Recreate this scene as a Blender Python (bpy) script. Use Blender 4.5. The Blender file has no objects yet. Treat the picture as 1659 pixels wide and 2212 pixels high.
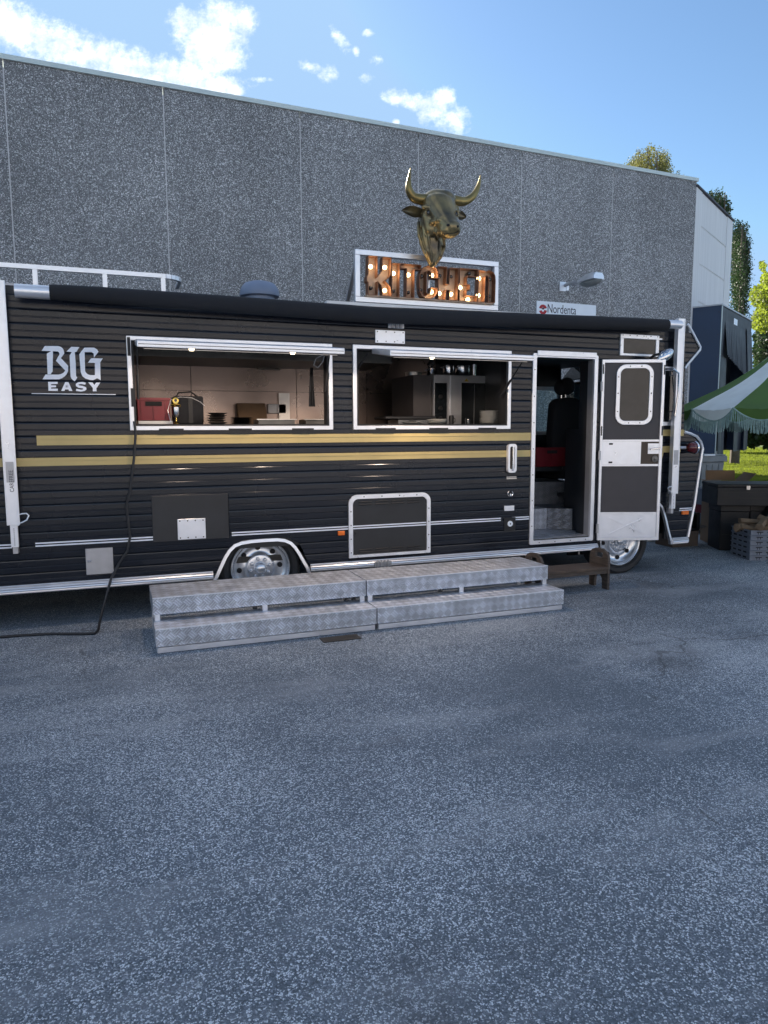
import bpy, bmesh, math, random
import numpy as np
from mathutils import Vector, Matrix
from mathutils.bvhtree import BVHTree
random.seed(7); RNG = np.random.default_rng(7)
R = math.radians
S = bpy.context.scene
COL = S.collection
# ---------------------------------------------------------------- camera
FPX, CX, CY, CAMH = 1534.0, 829.5, 1106.0, 1.6          # focal length and centre for a 1659 x 2212 picture
pit, yaw, rol = R(6.6), R(20.8), R(0.22)
FWD = Vector((math.sin(yaw)*math.cos(pit), math.cos(yaw)*math.cos(pit), -math.sin(pit)))
r0 = Vector((math.cos(yaw), -math.sin(yaw), 0)); u0 = r0.cross(FWD)
RGT = r0*math.cos(rol) - u0*math.sin(rol); UP = RGT.cross(FWD)
CAM = Vector((0, 0, CAMH))
cd = bpy.data.cameras.new('camera'); cam = bpy.data.objects.new('camera', cd); COL.objects.link(cam)
cd.sensor_fit = 'VERTICAL'; cd.sensor_height = 24.0; cd.lens = 24.0*FPX/2212.0
cd.clip_start = 0.05; cd.clip_end = 3000
m = Matrix((RGT, UP, -FWD)).transposed().to_4x4(); m.translation = CAM
cam.matrix_world = m
S.camera = cam
S.render.resolution_x, S.render.resolution_y = 768, 1024
# ---------------------------------------------------------------- light
SUN_EL, SUN_AZ = 27.5, -14.0        # azimuth measured from +Y towards +X
w = bpy.data.worlds.new("World"); S.world = w; w.use_nodes = True
nt = w.node_tree; nt.nodes.clear()
def N(t, **k):
    n = nt.nodes.new(t)
    for a, b in k.items(): setattr(n, a, b)
    return n
def L(a, b): nt.links.new(a, b)
def MT(op, a, b=None, c=None, clamp=False):
    n = N('ShaderNodeMath', operation=op, use_clamp=clamp)
    for i, x in enumerate((a, b, c)):
        if x is None: continue
        if isinstance(x, (int, float)): n.inputs[i].default_value = x
        else: L(x, n.inputs[i])
    return n.outputs[0]
sky = N('ShaderNodeTexSky', sky_type='NISHITA'); sky.sun_disc = False
sky.sun_elevation = R(SUN_EL); sky.sun_rotation = R(SUN_AZ)
sky.air_density = 1.0; sky.dust_density = 0.6; sky.ozone_density = 1.6; sky.altitude = 50
tc = N('ShaderNodeTexCoord')
def dotn(v):
    n = N('ShaderNodeVectorMath', operation='DOT_PRODUCT'); L(tc.outputs['Generated'], n.inputs[0]); n.inputs[1].default_value = v
    return n.outputs['Value']
# clouds: fixed world directions (tangent plane of the south-east sky over the hall)
df = MT('MAXIMUM', dotn(FWD), 0.02)
gu = MT('MULTIPLY_ADD', MT('DIVIDE', dotn(RGT), df), FPX, CX)
gv = MT('MULTIPLY_ADD', MT('DIVIDE', dotn(UP), df), -FPX, CY)
cmb = N('ShaderNodeCombineXYZ'); L(gu, cmb.inputs[0]); L(gv, cmb.inputs[1])
def cnoise(scale, detail, rough=0.6, off=0.0):
    n = N('ShaderNodeTexNoise'); n.inputs['Scale'].default_value = scale; n.inputs['Detail'].default_value = detail
    n.inputs['Roughness'].default_value = rough
    mp = N('ShaderNodeVectorMath', operation='ADD'); L(cmb.outputs[0], mp.inputs[0]); mp.inputs[1].default_value = (off, off*1.7, off)
    L(mp.outputs[0], n.inputs['Vector']); return n.outputs['Fac']
n1 = cnoise(0.012, 7, 0.62, 40); n2 = cnoise(0.02, 5, 0.6, 900)
n3 = cnoise(0.05, 7, 0.68, 300)
BL = [(-60,40,110,50,0),(40,62,100,42,.3),(130,100,90,44,.3),(215,125,80,42,.3),(300,158,95,44,.3),(400,165,80,42,.2),(455,95,68,70,0),(395,50,34,34,0),
      (478,30,34,30,0),(525,45,30,30,0),(440,190,80,30,0),(505,195,24,16,0),(737,92,16,42,-.55),(768,112,10,12,0),(672,145,36,15,.25),(708,158,26,22,.3),(790,172,21,20,0),(813,130,16,15,0),
      (562,172,34,7,0),(795,72,14,10,0),(900,222,70,20,.25),(938,235,40,34,.2),(958,215,26,28,0),(985,262,34,34,0),(855,264,8,8,0),(860,215,22,12,0)]
best = None
for bi, (cx, cy, rx, ry, rt) in enumerate(BL):
    dx = MT('SUBTRACT', gu, cx); dy = MT('SUBTRACT', gv, cy)
    c_, s_ = math.cos(rt), math.sin(rt)
    a = MT('ADD', MT('MULTIPLY', dx, c_/rx), MT('MULTIPLY', dy, s_/rx))
    b = MT('ADD', MT('MULTIPLY', dx, -s_/ry), MT('MULTIPLY', dy, c_/ry))
    g = MT('SUBTRACT', .40 if 12 <= bi < 20 else 1.3 if bi < 12 else 1.0, MT('ADD', MT('MULTIPLY', a, a), MT('MULTIPLY', b, b)))
    best = g if best is None else MT('MAXIMUM', best, g)
best = MT('MAXIMUM', best, -1.6)
nn = MT('ADD', MT('MULTIPLY', MT('SUBTRACT', n1, 0.5), 2.8), MT('MULTIPLY', MT('SUBTRACT', n3, 0.5), 3.6))
dens = N('ShaderNodeMapRange', interpolation_type='SMOOTHSTEP'); L(MT('ADD', MT('ADD', best, 0.45), nn), dens.inputs[0])
dens.inputs[1].default_value = -0.1; dens.inputs[2].default_value = 2.1
front = MT('GREATER_THAN', dotn(FWD), 0.1)
# scattered clouds added outside the view, for more light in the shade
nz = N('ShaderNodeTexNoise'); L(tc.outputs['Generated'], nz.inputs['Vector']); nz.inputs['Scale'].default_value = 4.2; nz.inputs['Detail'].default_value = 7; nz.inputs['Roughness'].default_value = .6
dz = N('ShaderNodeMapRange', interpolation_type='SMOOTHSTEP'); L(nz.outputs['Fac'], dz.inputs[0]); dz.inputs[1].default_value = .50; dz.inputs[2].default_value = .60
inu = MT('MULTIPLY', MT('LESS_THAN', MT('ABSOLUTE', MT('SUBTRACT', gu, 830)), 1000), MT('MULTIPLY', MT('GREATER_THAN', gv, -120), front))
wide = MT('MULTIPLY', MT('MULTIPLY', dz.outputs[0], MT('SUBTRACT', 1.0, inu)), MT('GREATER_THAN', dotn((0,0,1)), 0.02))
cloudf = MT('MAXIMUM', MT('MULTIPLY', dens.outputs[0], front), wide)
shade = N('ShaderNodeMapRange'); L(n2, shade.inputs[0]); shade.inputs[1].default_value = .4; shade.inputs[2].default_value = .62
cr = N('ShaderNodeMix', data_type='RGBA'); L(shade.outputs[0], cr.inputs['Factor'])
SKYCAP = (2.0, 3.1, 4.6, 1)
SKYMUL = N('ShaderNodeMix', data_type='RGBA', blend_type='MULTIPLY'); SKYMUL.inputs['Factor'].default_value = 1
L(sky.outputs[0], SKYMUL.inputs['A']); SKYMUL.inputs['B'].default_value = (0.69, 0.82, 0.90, 1)
cr.inputs['A'].default_value = (6.6, 7.0, 7.3, 1); cr.inputs['B'].default_value = (4.3, 4.9, 5.6, 1)
cap = N('ShaderNodeMix', data_type='RGBA', blend_type='DARKEN'); cap.inputs['Factor'].default_value = 1
L(SKYMUL.outputs['Result'], cap.inputs['A']); cap.inputs['B'].default_value = SKYCAP
mx = N('ShaderNodeMix', data_type='RGBA'); L(cloudf, mx.inputs['Factor']); L(cap.outputs['Result'], mx.inputs['A']); L(cr.outputs['Result'], mx.inputs['B'])
bg = N('ShaderNodeBackground'); bg.inputs['Strength'].default_value = 0.065
wo = N('ShaderNodeOutputWorld'); L(mx.outputs['Result'], bg.inputs['Color']); L(bg.outputs[0], wo.inputs['Surface'])
sd = bpy.data.lights.new('sun', 'SUN'); sd.energy = 4.3; sd.angle = R(0.5); sd.color = (1.0, 0.93, 0.82)
sun = bpy.data.objects.new('sun', sd); COL.objects.link(sun)
sdir = Vector((math.sin(R(SUN_AZ))*math.cos(R(SUN_EL)), math.cos(R(SUN_AZ))*math.cos(R(SUN_EL)), math.sin(R(SUN_EL))))
sun.rotation_euler = (-sdir).to_track_quat('-Z', 'Y').to_euler(); sun.location = (-8, 40, 25)
S.view_settings.view_transform = 'Standard'; S.view_settings.look = 'None'; S.view_settings.gamma = 1
S.view_settings.use_curve_mapping = False
S.view_settings.exposure = 1.73
# ---------------------------------------------------------------- pixel <-> plane helpers
Y0 = 6.3                                                # the truck's near side
def ray(u, v): return FWD*FPX + RGT*(u-CX) - UP*(v-CY)
def P3(u, v, Y=Y0):
    d = ray(u, v); return CAM + d*((Y-CAM.y)/d.y)
def P(u, v, Y=Y0):
    p = P3(u, v, Y); return p.x, p.z
def G(u, v, z=0.0):
    d = ray(u, v); return CAM + d*((z-CAM.z)/d.z)
def AT(u, v, w):
    d = ray(u, v); return CAM + d*(w/d.dot(FWD))
def PP(u, v, p0, n):
    d = ray(u, v); return CAM + d*((Vector(p0)-CAM).dot(n)/d.dot(n))
def crop(ox, oy, k): return lambda x, y: (ox+k*x, oy+k*y)
c1 = crop(0, 567, .1823); c2 = crop(243, 691, .3027); c3 = crop(729, 675, .2604); c4 = crop(729, 334.8, .2604)
c5 = crop(1107, 729, .2279); c6 = crop(1377, 621, .2808); c7 = crop(0, 918, .293); c8 = crop(297, 999, .293)
c9 = crop(702, 999, .3906); cs = crop(756, 540, .2116); cr5 = crop(1458, 891, .1587)
# ---------------------------------------------------------------- materials
def newmat(name):
    m = bpy.data.materials.new(name); m.use_nodes = True
    return m, m.node_tree, m.node_tree.nodes['Principled BSDF']
def mat(name, col, rough=.5, metal=0., var=.12, vs=6., bump=.0, bs=60., coat=0., emit=None, es=0., trans=0., rv=.1, scl=(1,1,1), dirt=None, rng=(.3,.7)):
    m, t, b = newmat(name)
    b.inputs['Roughness'].default_value = rough; b.inputs['Metallic'].default_value = metal
    if coat: b.inputs['Coat Weight'].default_value = coat; b.inputs['Coat Roughness'].default_value = .12
    if trans: b.inputs['Transmission Weight'].default_value = trans
    tc = t.nodes.new('ShaderNodeTexCoord'); mp = t.nodes.new('ShaderNodeMapping'); t.links.new(tc.outputs['Object'], mp.inputs[0]); mp.inputs['Scale'].default_value = scl
    n = t.nodes.new('ShaderNodeTexNoise'); n.inputs['Scale'].default_value = vs; n.inputs['Detail'].default_value = 5
    t.links.new(mp.outputs[0], n.inputs['Vector'])
    mr = t.nodes.new('ShaderNodeMapRange'); mr.inputs[1].default_value = rng[0]; mr.inputs[2].default_value = rng[1]
    t.links.new(n.outputs['Fac'], mr.inputs[0])
    mx = t.nodes.new('ShaderNodeMix'); mx.data_type = 'RGBA'; t.links.new(mr.outputs[0], mx.inputs['Factor'])
    mx.inputs['A'].default_value = (*[c*(1-var) for c in col], 1)
    mx.inputs['B'].default_value = (*(dirt or [min(1, c*(1+var)) for c in col]), 1)
    t.links.new(mx.outputs['Result'], b.inputs['Base Color'])
    r2 = t.nodes.new('ShaderNodeMapRange'); t.links.new(n.outputs['Fac'], r2.inputs[0]); r2.inputs[1].default_value = .3; r2.inputs[2].default_value = .7
    r2.inputs[3].default_value = max(0.02, rough*(1-rv)); r2.inputs[4].default_value = min(1, rough*(1+rv)); t.links.new(r2.outputs[0], b.inputs['Roughness'])
    if bump:
        n2 = t.nodes.new('ShaderNodeTexNoise'); n2.inputs['Scale'].default_value = bs; n2.inputs['Detail'].default_value = 4
        t.links.new(mp.outputs[0], n2.inputs['Vector'])
        bp = t.nodes.new('ShaderNodeBump'); bp.inputs['Strength'].default_value = bump; bp.inputs['Distance'].default_value = .01
        t.links.new(n2.outputs['Fac'], bp.inputs['Height']); t.links.new(bp.outputs[0], b.inputs['Normal'])
    if emit: b.inputs['Emission Color'].default_value = (*emit, 1); b.inputs['Emission Strength'].default_value = es
    return m
def pebble(name, dark, mid, light, scale, bump=.6, lightfrac=.18, patch=.35, big=.5, rough=.85, chipr=.42, scuff=False):
    """exposed-aggregate stone: chips of random colour in a dark binder"""
    m, t, b = newmat(name); b.inputs['Roughness'].default_value = rough
    tc = t.nodes.new('ShaderNodeTexCoord')
    vo = t.nodes.new('ShaderNodeTexVoronoi'); vo.inputs['Scale'].default_value = scale; dn = t.nodes.new('ShaderNodeTexNoise'); dn.inputs['Scale'].default_value = scale*.55; dn.inputs['Detail'].default_value = 2; t.links.new(tc.outputs['Object'], dn.inputs['Vector'])
    dm = t.nodes.new('ShaderNodeVectorMath'); dm.operation = 'MULTIPLY_ADD'; t.links.new(dn.outputs['Color'], dm.inputs[0]); dm.inputs[1].default_value = (2.2/scale,)*3; t.links.new(tc.outputs['Object'], dm.inputs[2])
    t.links.new(dm.outputs[0], vo.inputs['Vector'])
    sp = t.nodes.new('ShaderNodeSeparateColor'); t.links.new(vo.outputs['Color'], sp.inputs[0])
    no = t.nodes.new('ShaderNodeTexNoise'); no.inputs['Scale'].default_value = big; no.inputs['Detail'].default_value = 6; no.inputs['Roughness'].default_value = .6
    t.links.new(tc.outputs['Object'], no.inputs['Vector'])
    f = t.nodes.new('ShaderNodeMapRange'); t.links.new(no.outputs['Fac'], f.inputs[0]); f.inputs[1].default_value = .3; f.inputs[2].default_value = .7
    f.inputs[3].default_value = -patch*lightfrac; f.inputs[4].default_value = patch*lightfrac*2
    ad = t.nodes.new('ShaderNodeMath'); ad.operation = 'ADD'; t.links.new(sp.outputs[0], ad.inputs[0]); t.links.new(f.outputs[0], ad.inputs[1])
    rp = t.nodes.new('ShaderNodeValToRGB'); e = rp.color_ramp.elements
    e[0].position = 0; e[0].color = (*dark, 1); e[1].position = 1; e[1].color = (*light, 1)
    x = rp.color_ramp.elements.new(1-lightfrac); x.color = (*mid, 1)
    t.links.new(ad.outputs[0], rp.inputs[0])
    # binder between the chips
    d = t.nodes.new('ShaderNodeMapRange'); t.links.new(vo.outputs['Distance'], d.inputs[0]); d.inputs[1].default_value = chipr; d.inputs[2].default_value = chipr+.2
    mx = t.nodes.new('ShaderNodeMix'); mx.data_type = 'RGBA'; t.links.new(d.outputs[0], mx.inputs['Factor'])
    t.links.new(rp.outputs[0], mx.inputs['A']); mx.inputs['B'].default_value = (*[c*.8 for c in dark], 1)
    # broad wear
    n3 = t.nodes.new('ShaderNodeTexNoise'); n3.inputs['Scale'].default_value = big*.6; n3.inputs['Detail'].default_value = 5
    t.links.new(tc.outputs['Object'], n3.inputs['Vector'])
    g = t.nodes.new('ShaderNodeMapRange'); t.links.new(n3.outputs['Fac'], g.inputs[0]); g.inputs[1].default_value = .3; g.inputs[2].default_value = .7; g.inputs[3].default_value = .78; g.inputs[4].default_value = 1.25
    hs = t.nodes.new('ShaderNodeHueSaturation'); t.links.new(mx.outputs['Result'], hs.inputs['Color']); t.links.new(g.outputs[0], hs.inputs['Value'])
    out = hs.outputs[0]
    if scuff:
        # dusty pale smears and a few dark oily stains, worn into the surface
        mpn = t.nodes.new('ShaderNodeMapping'); mpn.inputs['Rotation'].default_value = (0, 0, .35); mpn.inputs['Scale'].default_value = (.45, 1.5, 1); t.links.new(tc.outputs['Object'], mpn.inputs[0])
        a1 = t.nodes.new('ShaderNodeTexNoise'); a1.inputs['Scale'].default_value = 1.1; a1.inputs['Detail'].default_value = 8; a1.inputs['Roughness'].default_value = .65; t.links.new(mpn.outputs[0], a1.inputs['Vector'])
        a2 = t.nodes.new('ShaderNodeMapRange'); a2.inputs[1].default_value = .50; a2.inputs[2].default_value = .74; a2.inputs[4].default_value = .62; t.links.new(a1.outputs['Fac'], a2.inputs[0])
        m1 = t.nodes.new('ShaderNodeMix'); m1.data_type = 'RGBA'; t.links.new(a2.outputs[0], m1.inputs['Factor']); t.links.new(out, m1.inputs['A']); m1.inputs['B'].default_value = (.42, .45, .49, 1)
        b1 = t.nodes.new('ShaderNodeTexNoise'); b1.inputs['Scale'].default_value = .8; b1.inputs['Detail'].default_value = 5; b1.inputs['Roughness'].default_value = .7
        mo_ = t.nodes.new('ShaderNodeVectorMath'); mo_.inputs[1].default_value = (17, 4, 0); t.links.new(tc.outputs['Object'], mo_.inputs[0]); t.links.new(mo_.outputs[0], b1.inputs['Vector'])
        b2 = t.nodes.new('ShaderNodeMapRange'); b2.inputs[1].default_value = .60; b2.inputs[2].default_value = .74; b2.inputs[4].default_value = .6; t.links.new(b1.outputs['Fac'], b2.inputs[0])
        m2 = t.nodes.new('ShaderNodeMix'); m2.data_type = 'RGBA'; t.links.new(b2.outputs[0], m2.inputs['Factor']); t.links.new(m1.outputs['Result'], m2.inputs['A']); m2.inputs['B'].default_value = (.085, .09, .10, 1)
        # hairline cracks
        cv = t.nodes.new('ShaderNodeTexVoronoi'); cv.feature = 'DISTANCE_TO_EDGE'; cv.inputs['Scale'].default_value = .42
        cd2 = t.nodes.new('ShaderNodeTexNoise'); cd2.inputs['Scale'].default_value = 3; cd2.inputs['Detail'].default_value = 6; t.links.new(tc.outputs['Object'], cd2.inputs['Vector'])
        ca = t.nodes.new('ShaderNodeVectorMath'); ca.operation = 'MULTIPLY_ADD'; t.links.new(cd2.outputs['Color'], ca.inputs[0]); ca.inputs[1].default_value = (.5,.5,.5); t.links.new(tc.outputs['Object'], ca.inputs[2]); t.links.new(ca.outputs[0], cv.inputs['Vector'])
        cm = t.nodes.new('ShaderNodeMapRange'); cm.inputs[1].default_value = .002; cm.inputs[2].default_value = .007; cm.inputs[3].default_value = .55; cm.inputs[4].default_value = 0; t.links.new(cv.outputs['Distance'], cm.inputs[0])
        cg = t.nodes.new('ShaderNodeMapRange'); cg.inputs[1].default_value = .50; cg.inputs[2].default_value = .56; t.links.new(b1.outputs['Fac'], cg.inputs[0])
        cmu = t.nodes.new('ShaderNodeMath'); cmu.operation = 'MULTIPLY'; t.links.new(cm.outputs[0], cmu.inputs[0]); t.links.new(cg.outputs[0], cmu.inputs[1])
        m3 = t.nodes.new('ShaderNodeMix'); m3.data_type = 'RGBA'; t.links.new(cmu.outputs[0], m3.inputs['Factor']); t.links.new(m2.outputs['Result'], m3.inputs['A']); m3.inputs['B'].default_value = (.05, .053, .06, 1)
        out = m3.outputs['Result']
    else:
        # rain streaks running down from the flashing
        mpn = t.nodes.new('ShaderNodeMapping'); mpn.inputs['Scale'].default_value = (2.2, 2.2, .12); t.links.new(tc.outputs['Object'], mpn.inputs[0])
        a1 = t.nodes.new('ShaderNodeTexNoise'); a1.inputs['Scale'].default_value = 1.3; a1.inputs['Detail'].default_value = 6; t.links.new(mpn.outputs[0], a1.inputs['Vector'])
        a2 = t.nodes.new('ShaderNodeMapRange'); a2.inputs[1].default_value = .35; a2.inputs[2].default_value = .7; a2.inputs[3].default_value = .93; a2.inputs[4].default_value = 1.05; t.links.new(a1.outputs['Fac'], a2.inputs[0])
        h2 = t.nodes.new('ShaderNodeHueSaturation'); t.links.new(out, h2.inputs['Color']); t.links.new(a2.outputs[0], h2.inputs['Value']); out = h2.outputs[0]
    t.links.new(out, b.inputs['Base Color'])
    bp = t.nodes.new('ShaderNodeBump'); bp.inputs['Strength'].default_value = bump; bp.inputs['Distance'].default_value = .006; bp.invert = True
    t.links.new(vo.outputs['Distance'], bp.inputs['Height']); t.links.new(bp.outputs[0], b.inputs['Normal'])
    return m
def treadplate(name, base=.5, rough=.38, cell=.052, metal=.85):
    m, t, b = newmat(name); b.inputs['Metallic'].default_value = metal
    n_ = t.nodes
    def mt(op, a, c=None):
        n = n_.new('ShaderNodeMath'); n.operation = op
        for i, x in enumerate((a, c)):
            if x is None: continue
            if isinstance(x, (int, float)): n.inputs[i].default_value = x
            else: t.links.new(x, n.inputs[i])
        return n.outputs[0]
    tc = n_.new('ShaderNodeTexCoord'); sx = n_.new('ShaderNodeSeparateXYZ'); t.links.new(tc.outputs['Object'], sx.inputs[0])
    u = sx.outputs[0]; v = mt('ADD', sx.outputs[1], sx.outputs[2])
    k = .7071/cell
    a = mt('MULTIPLY', mt('ADD', u, v), k); c = mt('MULTIPLY', mt('SUBTRACT', u, v), k)
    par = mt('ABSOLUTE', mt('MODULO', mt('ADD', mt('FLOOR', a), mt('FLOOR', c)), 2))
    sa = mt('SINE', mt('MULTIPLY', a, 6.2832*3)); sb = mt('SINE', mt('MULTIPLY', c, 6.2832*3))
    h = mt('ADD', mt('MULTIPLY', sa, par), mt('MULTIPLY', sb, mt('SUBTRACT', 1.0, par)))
    h = mt('MAXIMUM', h, -.2)
    no = n_.new('ShaderNodeTexNoise'); no.inputs['Scale'].default_value = 9; no.inputs['Detail'].default_value = 6; t.links.new(tc.outputs['Object'], no.inputs['Vector'])
    mr = n_.new('ShaderNodeMapRange'); t.links.new(no.outputs['Fac'], mr.inputs[0]); mr.inputs[1].default_value = .3; mr.inputs[2].default_value = .7
    mr.inputs[3].default_value = base*.62; mr.inputs[4].default_value = base*1.05
    # polished bar tops, dull valleys; bars of one direction painted lighter to mimic their reflection
    par_glint = mt('ADD', mt('MULTIPLY', par, .24), .86)
    al = mt('MULTIPLY', mt('MULTIPLY', mr.outputs[0], par_glint), mt('ADD', mt('MULTIPLY', h, .26), .86))
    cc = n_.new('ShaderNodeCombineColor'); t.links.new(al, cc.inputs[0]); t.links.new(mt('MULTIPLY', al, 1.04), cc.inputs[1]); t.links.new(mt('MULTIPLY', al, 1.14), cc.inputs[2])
    t.links.new(cc.outputs[0], b.inputs['Base Color'])
    r = n_.new('ShaderNodeMapRange'); t.links.new(no.outputs['Fac'], r.inputs[0]); r.inputs[3].default_value = rough*.8; r.inputs[4].default_value = rough*1.5; t.links.new(r.outputs[0], b.inputs['Roughness'])
    bp = n_.new('ShaderNodeBump'); bp.inputs['Strength'].default_value = .9; bp.inputs['Distance'].default_value = .003
    t.links.new(h, bp.inputs['Height']); t.links.new(bp.outputs[0], b.inputs['Normal'])
    return m
M = {}
M['asphalt'] = pebble('asphalt', (.100,.127,.158), (.190,.230,.280), (.72,.78,.85), 175, .8, .27, .8, .45, .8, chipr=.5, scuff=True)
M['aggregate'] = pebble('aggregate', (.145,.147,.150), (.32,.325,.335), (.82,.82,.83), 74, .7, .28, .22, .35, .8, chipr=.5)
M['black_paint'] = mat('black_paint', (.008,.010,.016), .20, 0, .15, 1.5, .30, 1.3, rv=.12)
M['black_paint'].node_tree.nodes['Principled BSDF'].inputs['Specular IOR Level'].default_value = .42
M['black_flat'] = mat('black_flat', (.018,.019,.022), .45, 0, .2, 5, .05, 20)
M['gold'] = mat('gold', (.50,.385,.16), .42, 0, .10, 3, .04, 12, rv=.2)
M['alu'] = mat('alu', (.80,.81,.85), .34, .75, .05, 7, .03, 40, rv=.1)
M['alu_bright'] = mat('alu_bright', (.84,.85,.89), .3, .5, .05, 9, .03, 40, rv=.1)
M['alu_dull'] = mat('alu_dull', (.45,.45,.47), .45, .7, .1, 9, .05, 40, rv=.1)
M['chrome'] = mat('chrome', (.72,.72,.74), .17, 1, .03, 9)
M['wheel_metal'] = mat('wheel_metal', (.72,.75,.80), .24, .72, .05, 9, .02, 30)
M['splash'] = mat('splash', (.38,.30,.26), .30, .9, .14, 2.2, .03, 3, rv=.2, dirt=(.27,.21,.19))
M['steel'] = mat('steel', (.62,.59,.56), .34, .85, .12, 2.2, .05, 3, rv=.3, scl=(1,1,.5))
M['steel_dark'] = mat('steel_dark', (.16,.155,.15), .4, .8, .2, 5)
M['white_paint'] = mat('white_paint', (.78,.78,.78), .5, 0, .05, 5)
M['white_wall'] = mat('white_wall', (.66,.67,.68), .7, 0, .07, 1.4, .1, 30, scl=(6,6,.35))
M['joint'] = mat('joint', (.60,.60,.60), .8, 0, .1, 5)
M['flashing'] = mat('flashing', (.55,.62,.60), .45, .2, .06, 2)
M['white_enamel'] = mat('white_enamel', (.82,.87,.93), .3, 0, .03, 5)
M['rubber'] = mat('rubber', (.022,.022,.024), .75, 0, .3, 14, .3, 50)
M['black_plastic'] = mat('black_plastic', (.009,.009,.011), .55, 0, .2, 10, .05, 60)
M['fabric_black'] = mat('fabric_black', (.013,.014,.018), .9, 0, .25, 12, .35, 160)
M['dark_void'] = mat('dark_void', (.012,.012,.014), .9, 0, .1, 5)
M['glass_dark'] = mat('glass_dark', (.012,.015,.018), .06, 0, .1, 5, coat=.5)
M['mesh_glass'] = mat('mesh_glass', (.035,.03,.027), .2, 0, .3, 5, .05, 4)
M['door_panel'] = mat('door_panel', (.058,.052,.055), .6, 0, .10, 7, .05, 30)
M['brown_panel'] = mat('brown_panel', (.06,.04,.027), .5, 0, .15, 9)
M['orange'] = mat('orange', (.85,.18,.02), .25, 0, .08, 12)
M['red_glass'] = mat('red_glass', (.10,.004,.006), .1, 0, .1, 12, coat=.6)
M['red_plastic'] = mat('red_plastic', (.17,.012,.02), .42, 0, .12, 5)
M['wood'] = mat('wood', (.055,.043,.035), .65, 0, .3, 9, .25, 30, scl=(1,1,8), dirt=(.11,.085,.07))
M['wood_seat'] = mat('wood_seat', (.055,.04,.032), .6, 0, .3, 9, .2, 30, scl=(1,10,1), dirt=(.12,.08,.055))
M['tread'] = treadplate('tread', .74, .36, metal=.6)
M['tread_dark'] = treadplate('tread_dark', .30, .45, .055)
M['bronze'] = mat('bronze', (.115,.11,.10), .34, .8, .3, 5.5, .12, 11, rv=.15, dirt=(.36,.28,.13))
M['horn'] = mat('horn', (.50,.39,.16), .3, .85, .3, 5, .1, 20, dirt=(.16,.12,.05))
M['copper'] = mat('copper', (.36,.26,.20), .5, .35, .25, 9, .05, 30, dirt=(.46,.34,.25))
M['copper_rim'] = mat('copper_rim', (.24,.115,.065), .5, .4, .3, 20)
M['bulb_lit'] = mat('bulb_lit', (.8,.6,.3), .2, 0, .02, 5, emit=(1.0,.70,.34), es=2.6)
M['bulb_core'] = mat('bulb_core', (1,.8,.5), .2, 0, .02, 5, emit=(1.0,.8,.5), es=40.0)
M['bulb_off'] = mat('bulb_off', (.045,.038,.036), .08, .3, .3, 30, coat=.5)
M['spot'] = mat('spot', (1,.9,.7), .3, 0, .02, 5, emit=(1.0,.82,.55), es=3.0)
M['grey_plastic'] = mat('grey_plastic', (.17,.19,.23), .55, 0, .1, 7, .05, 20)
M['bin_grey'] = mat('bin_grey', (.20,.215,.215), .65, 0, .18, 4, .1, 12)
M['vent_blue'] = mat('vent_blue', (.17,.22,.32), .45, 0, .1, 5)
M['navy'] = mat('navy', (.022,.042,.085), .5, 0, .15, 1.2, .04, 3)
M['curtain_black'] = mat('curtain_black', (.016,.019,.028), .55, 0, .25, 4, .1, 10)
M['canvas_green'] = mat('canvas_green', (.085,.165,.035), .8, 0, .12, 5, .2, 12)
M['canvas_white'] = mat('canvas_white', (.78,.82,.80), .8, 0, .06, 5, .2, 12)
M['fringe'] = mat('fringe', (.26,.38,.36), .9, 0, .2, 30)
M['cardboard'] = mat('cardboard', (.25,.165,.105), .85, 0, .1, 8)
M['cardboard_dark'] = mat('cardboard_dark', (.13,.10,.08), .85, 0, .1, 8)
M['firewood'] = mat('firewood', (.30,.21,.13), .85, 0, .25, 18, .4, 40, dirt=(.17,.11,.07))
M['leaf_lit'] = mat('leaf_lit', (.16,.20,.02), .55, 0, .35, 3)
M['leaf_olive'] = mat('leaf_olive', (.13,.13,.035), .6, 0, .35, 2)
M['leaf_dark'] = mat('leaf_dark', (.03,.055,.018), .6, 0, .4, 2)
M['bark'] = mat('bark', (.10,.08,.06), .9, 0, .3, 10, .4, 20)
M['lawn'] = mat('lawn', (.10,.135,.018), .9, 0, .3, 1.5)
M['grass'] = mat('grass', (.14,.17,.018), .8, 0, .3, .8)
M['ceramic'] = mat('ceramic', (.68,.68,.66), .25, 0, .03, 5)
M['brass'] = mat('brass', (.75,.52,.14), .15, 1, .1, 20)
M['plaster'] = mat('plaster', (.36,.33,.325), .85, 0, .1, 3)
M['decal_dark'] = mat('decal_dark', (.03,.03,.05), .6, 0, .1, 5)
M['decal_red'] = mat('decal_red', (.4,.02,.03), .6, 0, .1, 5)
M['decal_white'] = mat('decal_white', (.80,.83,.90), .55, 0, .04, 5)
M['yellow_tape'] = mat('yellow_tape', (.55,.38,.02), .6, 0, .1, 9)
M['curtain_blue'] = mat('curtain_blue', (.25,.45,.55), .8, 0, .1, 9)
M['cable'] = mat('cable', (.012,.013,.016), .5, 0, .2, 9)
M['iron'] = mat('iron', (.06,.055,.05), .7, .5, .3, 20)
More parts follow.
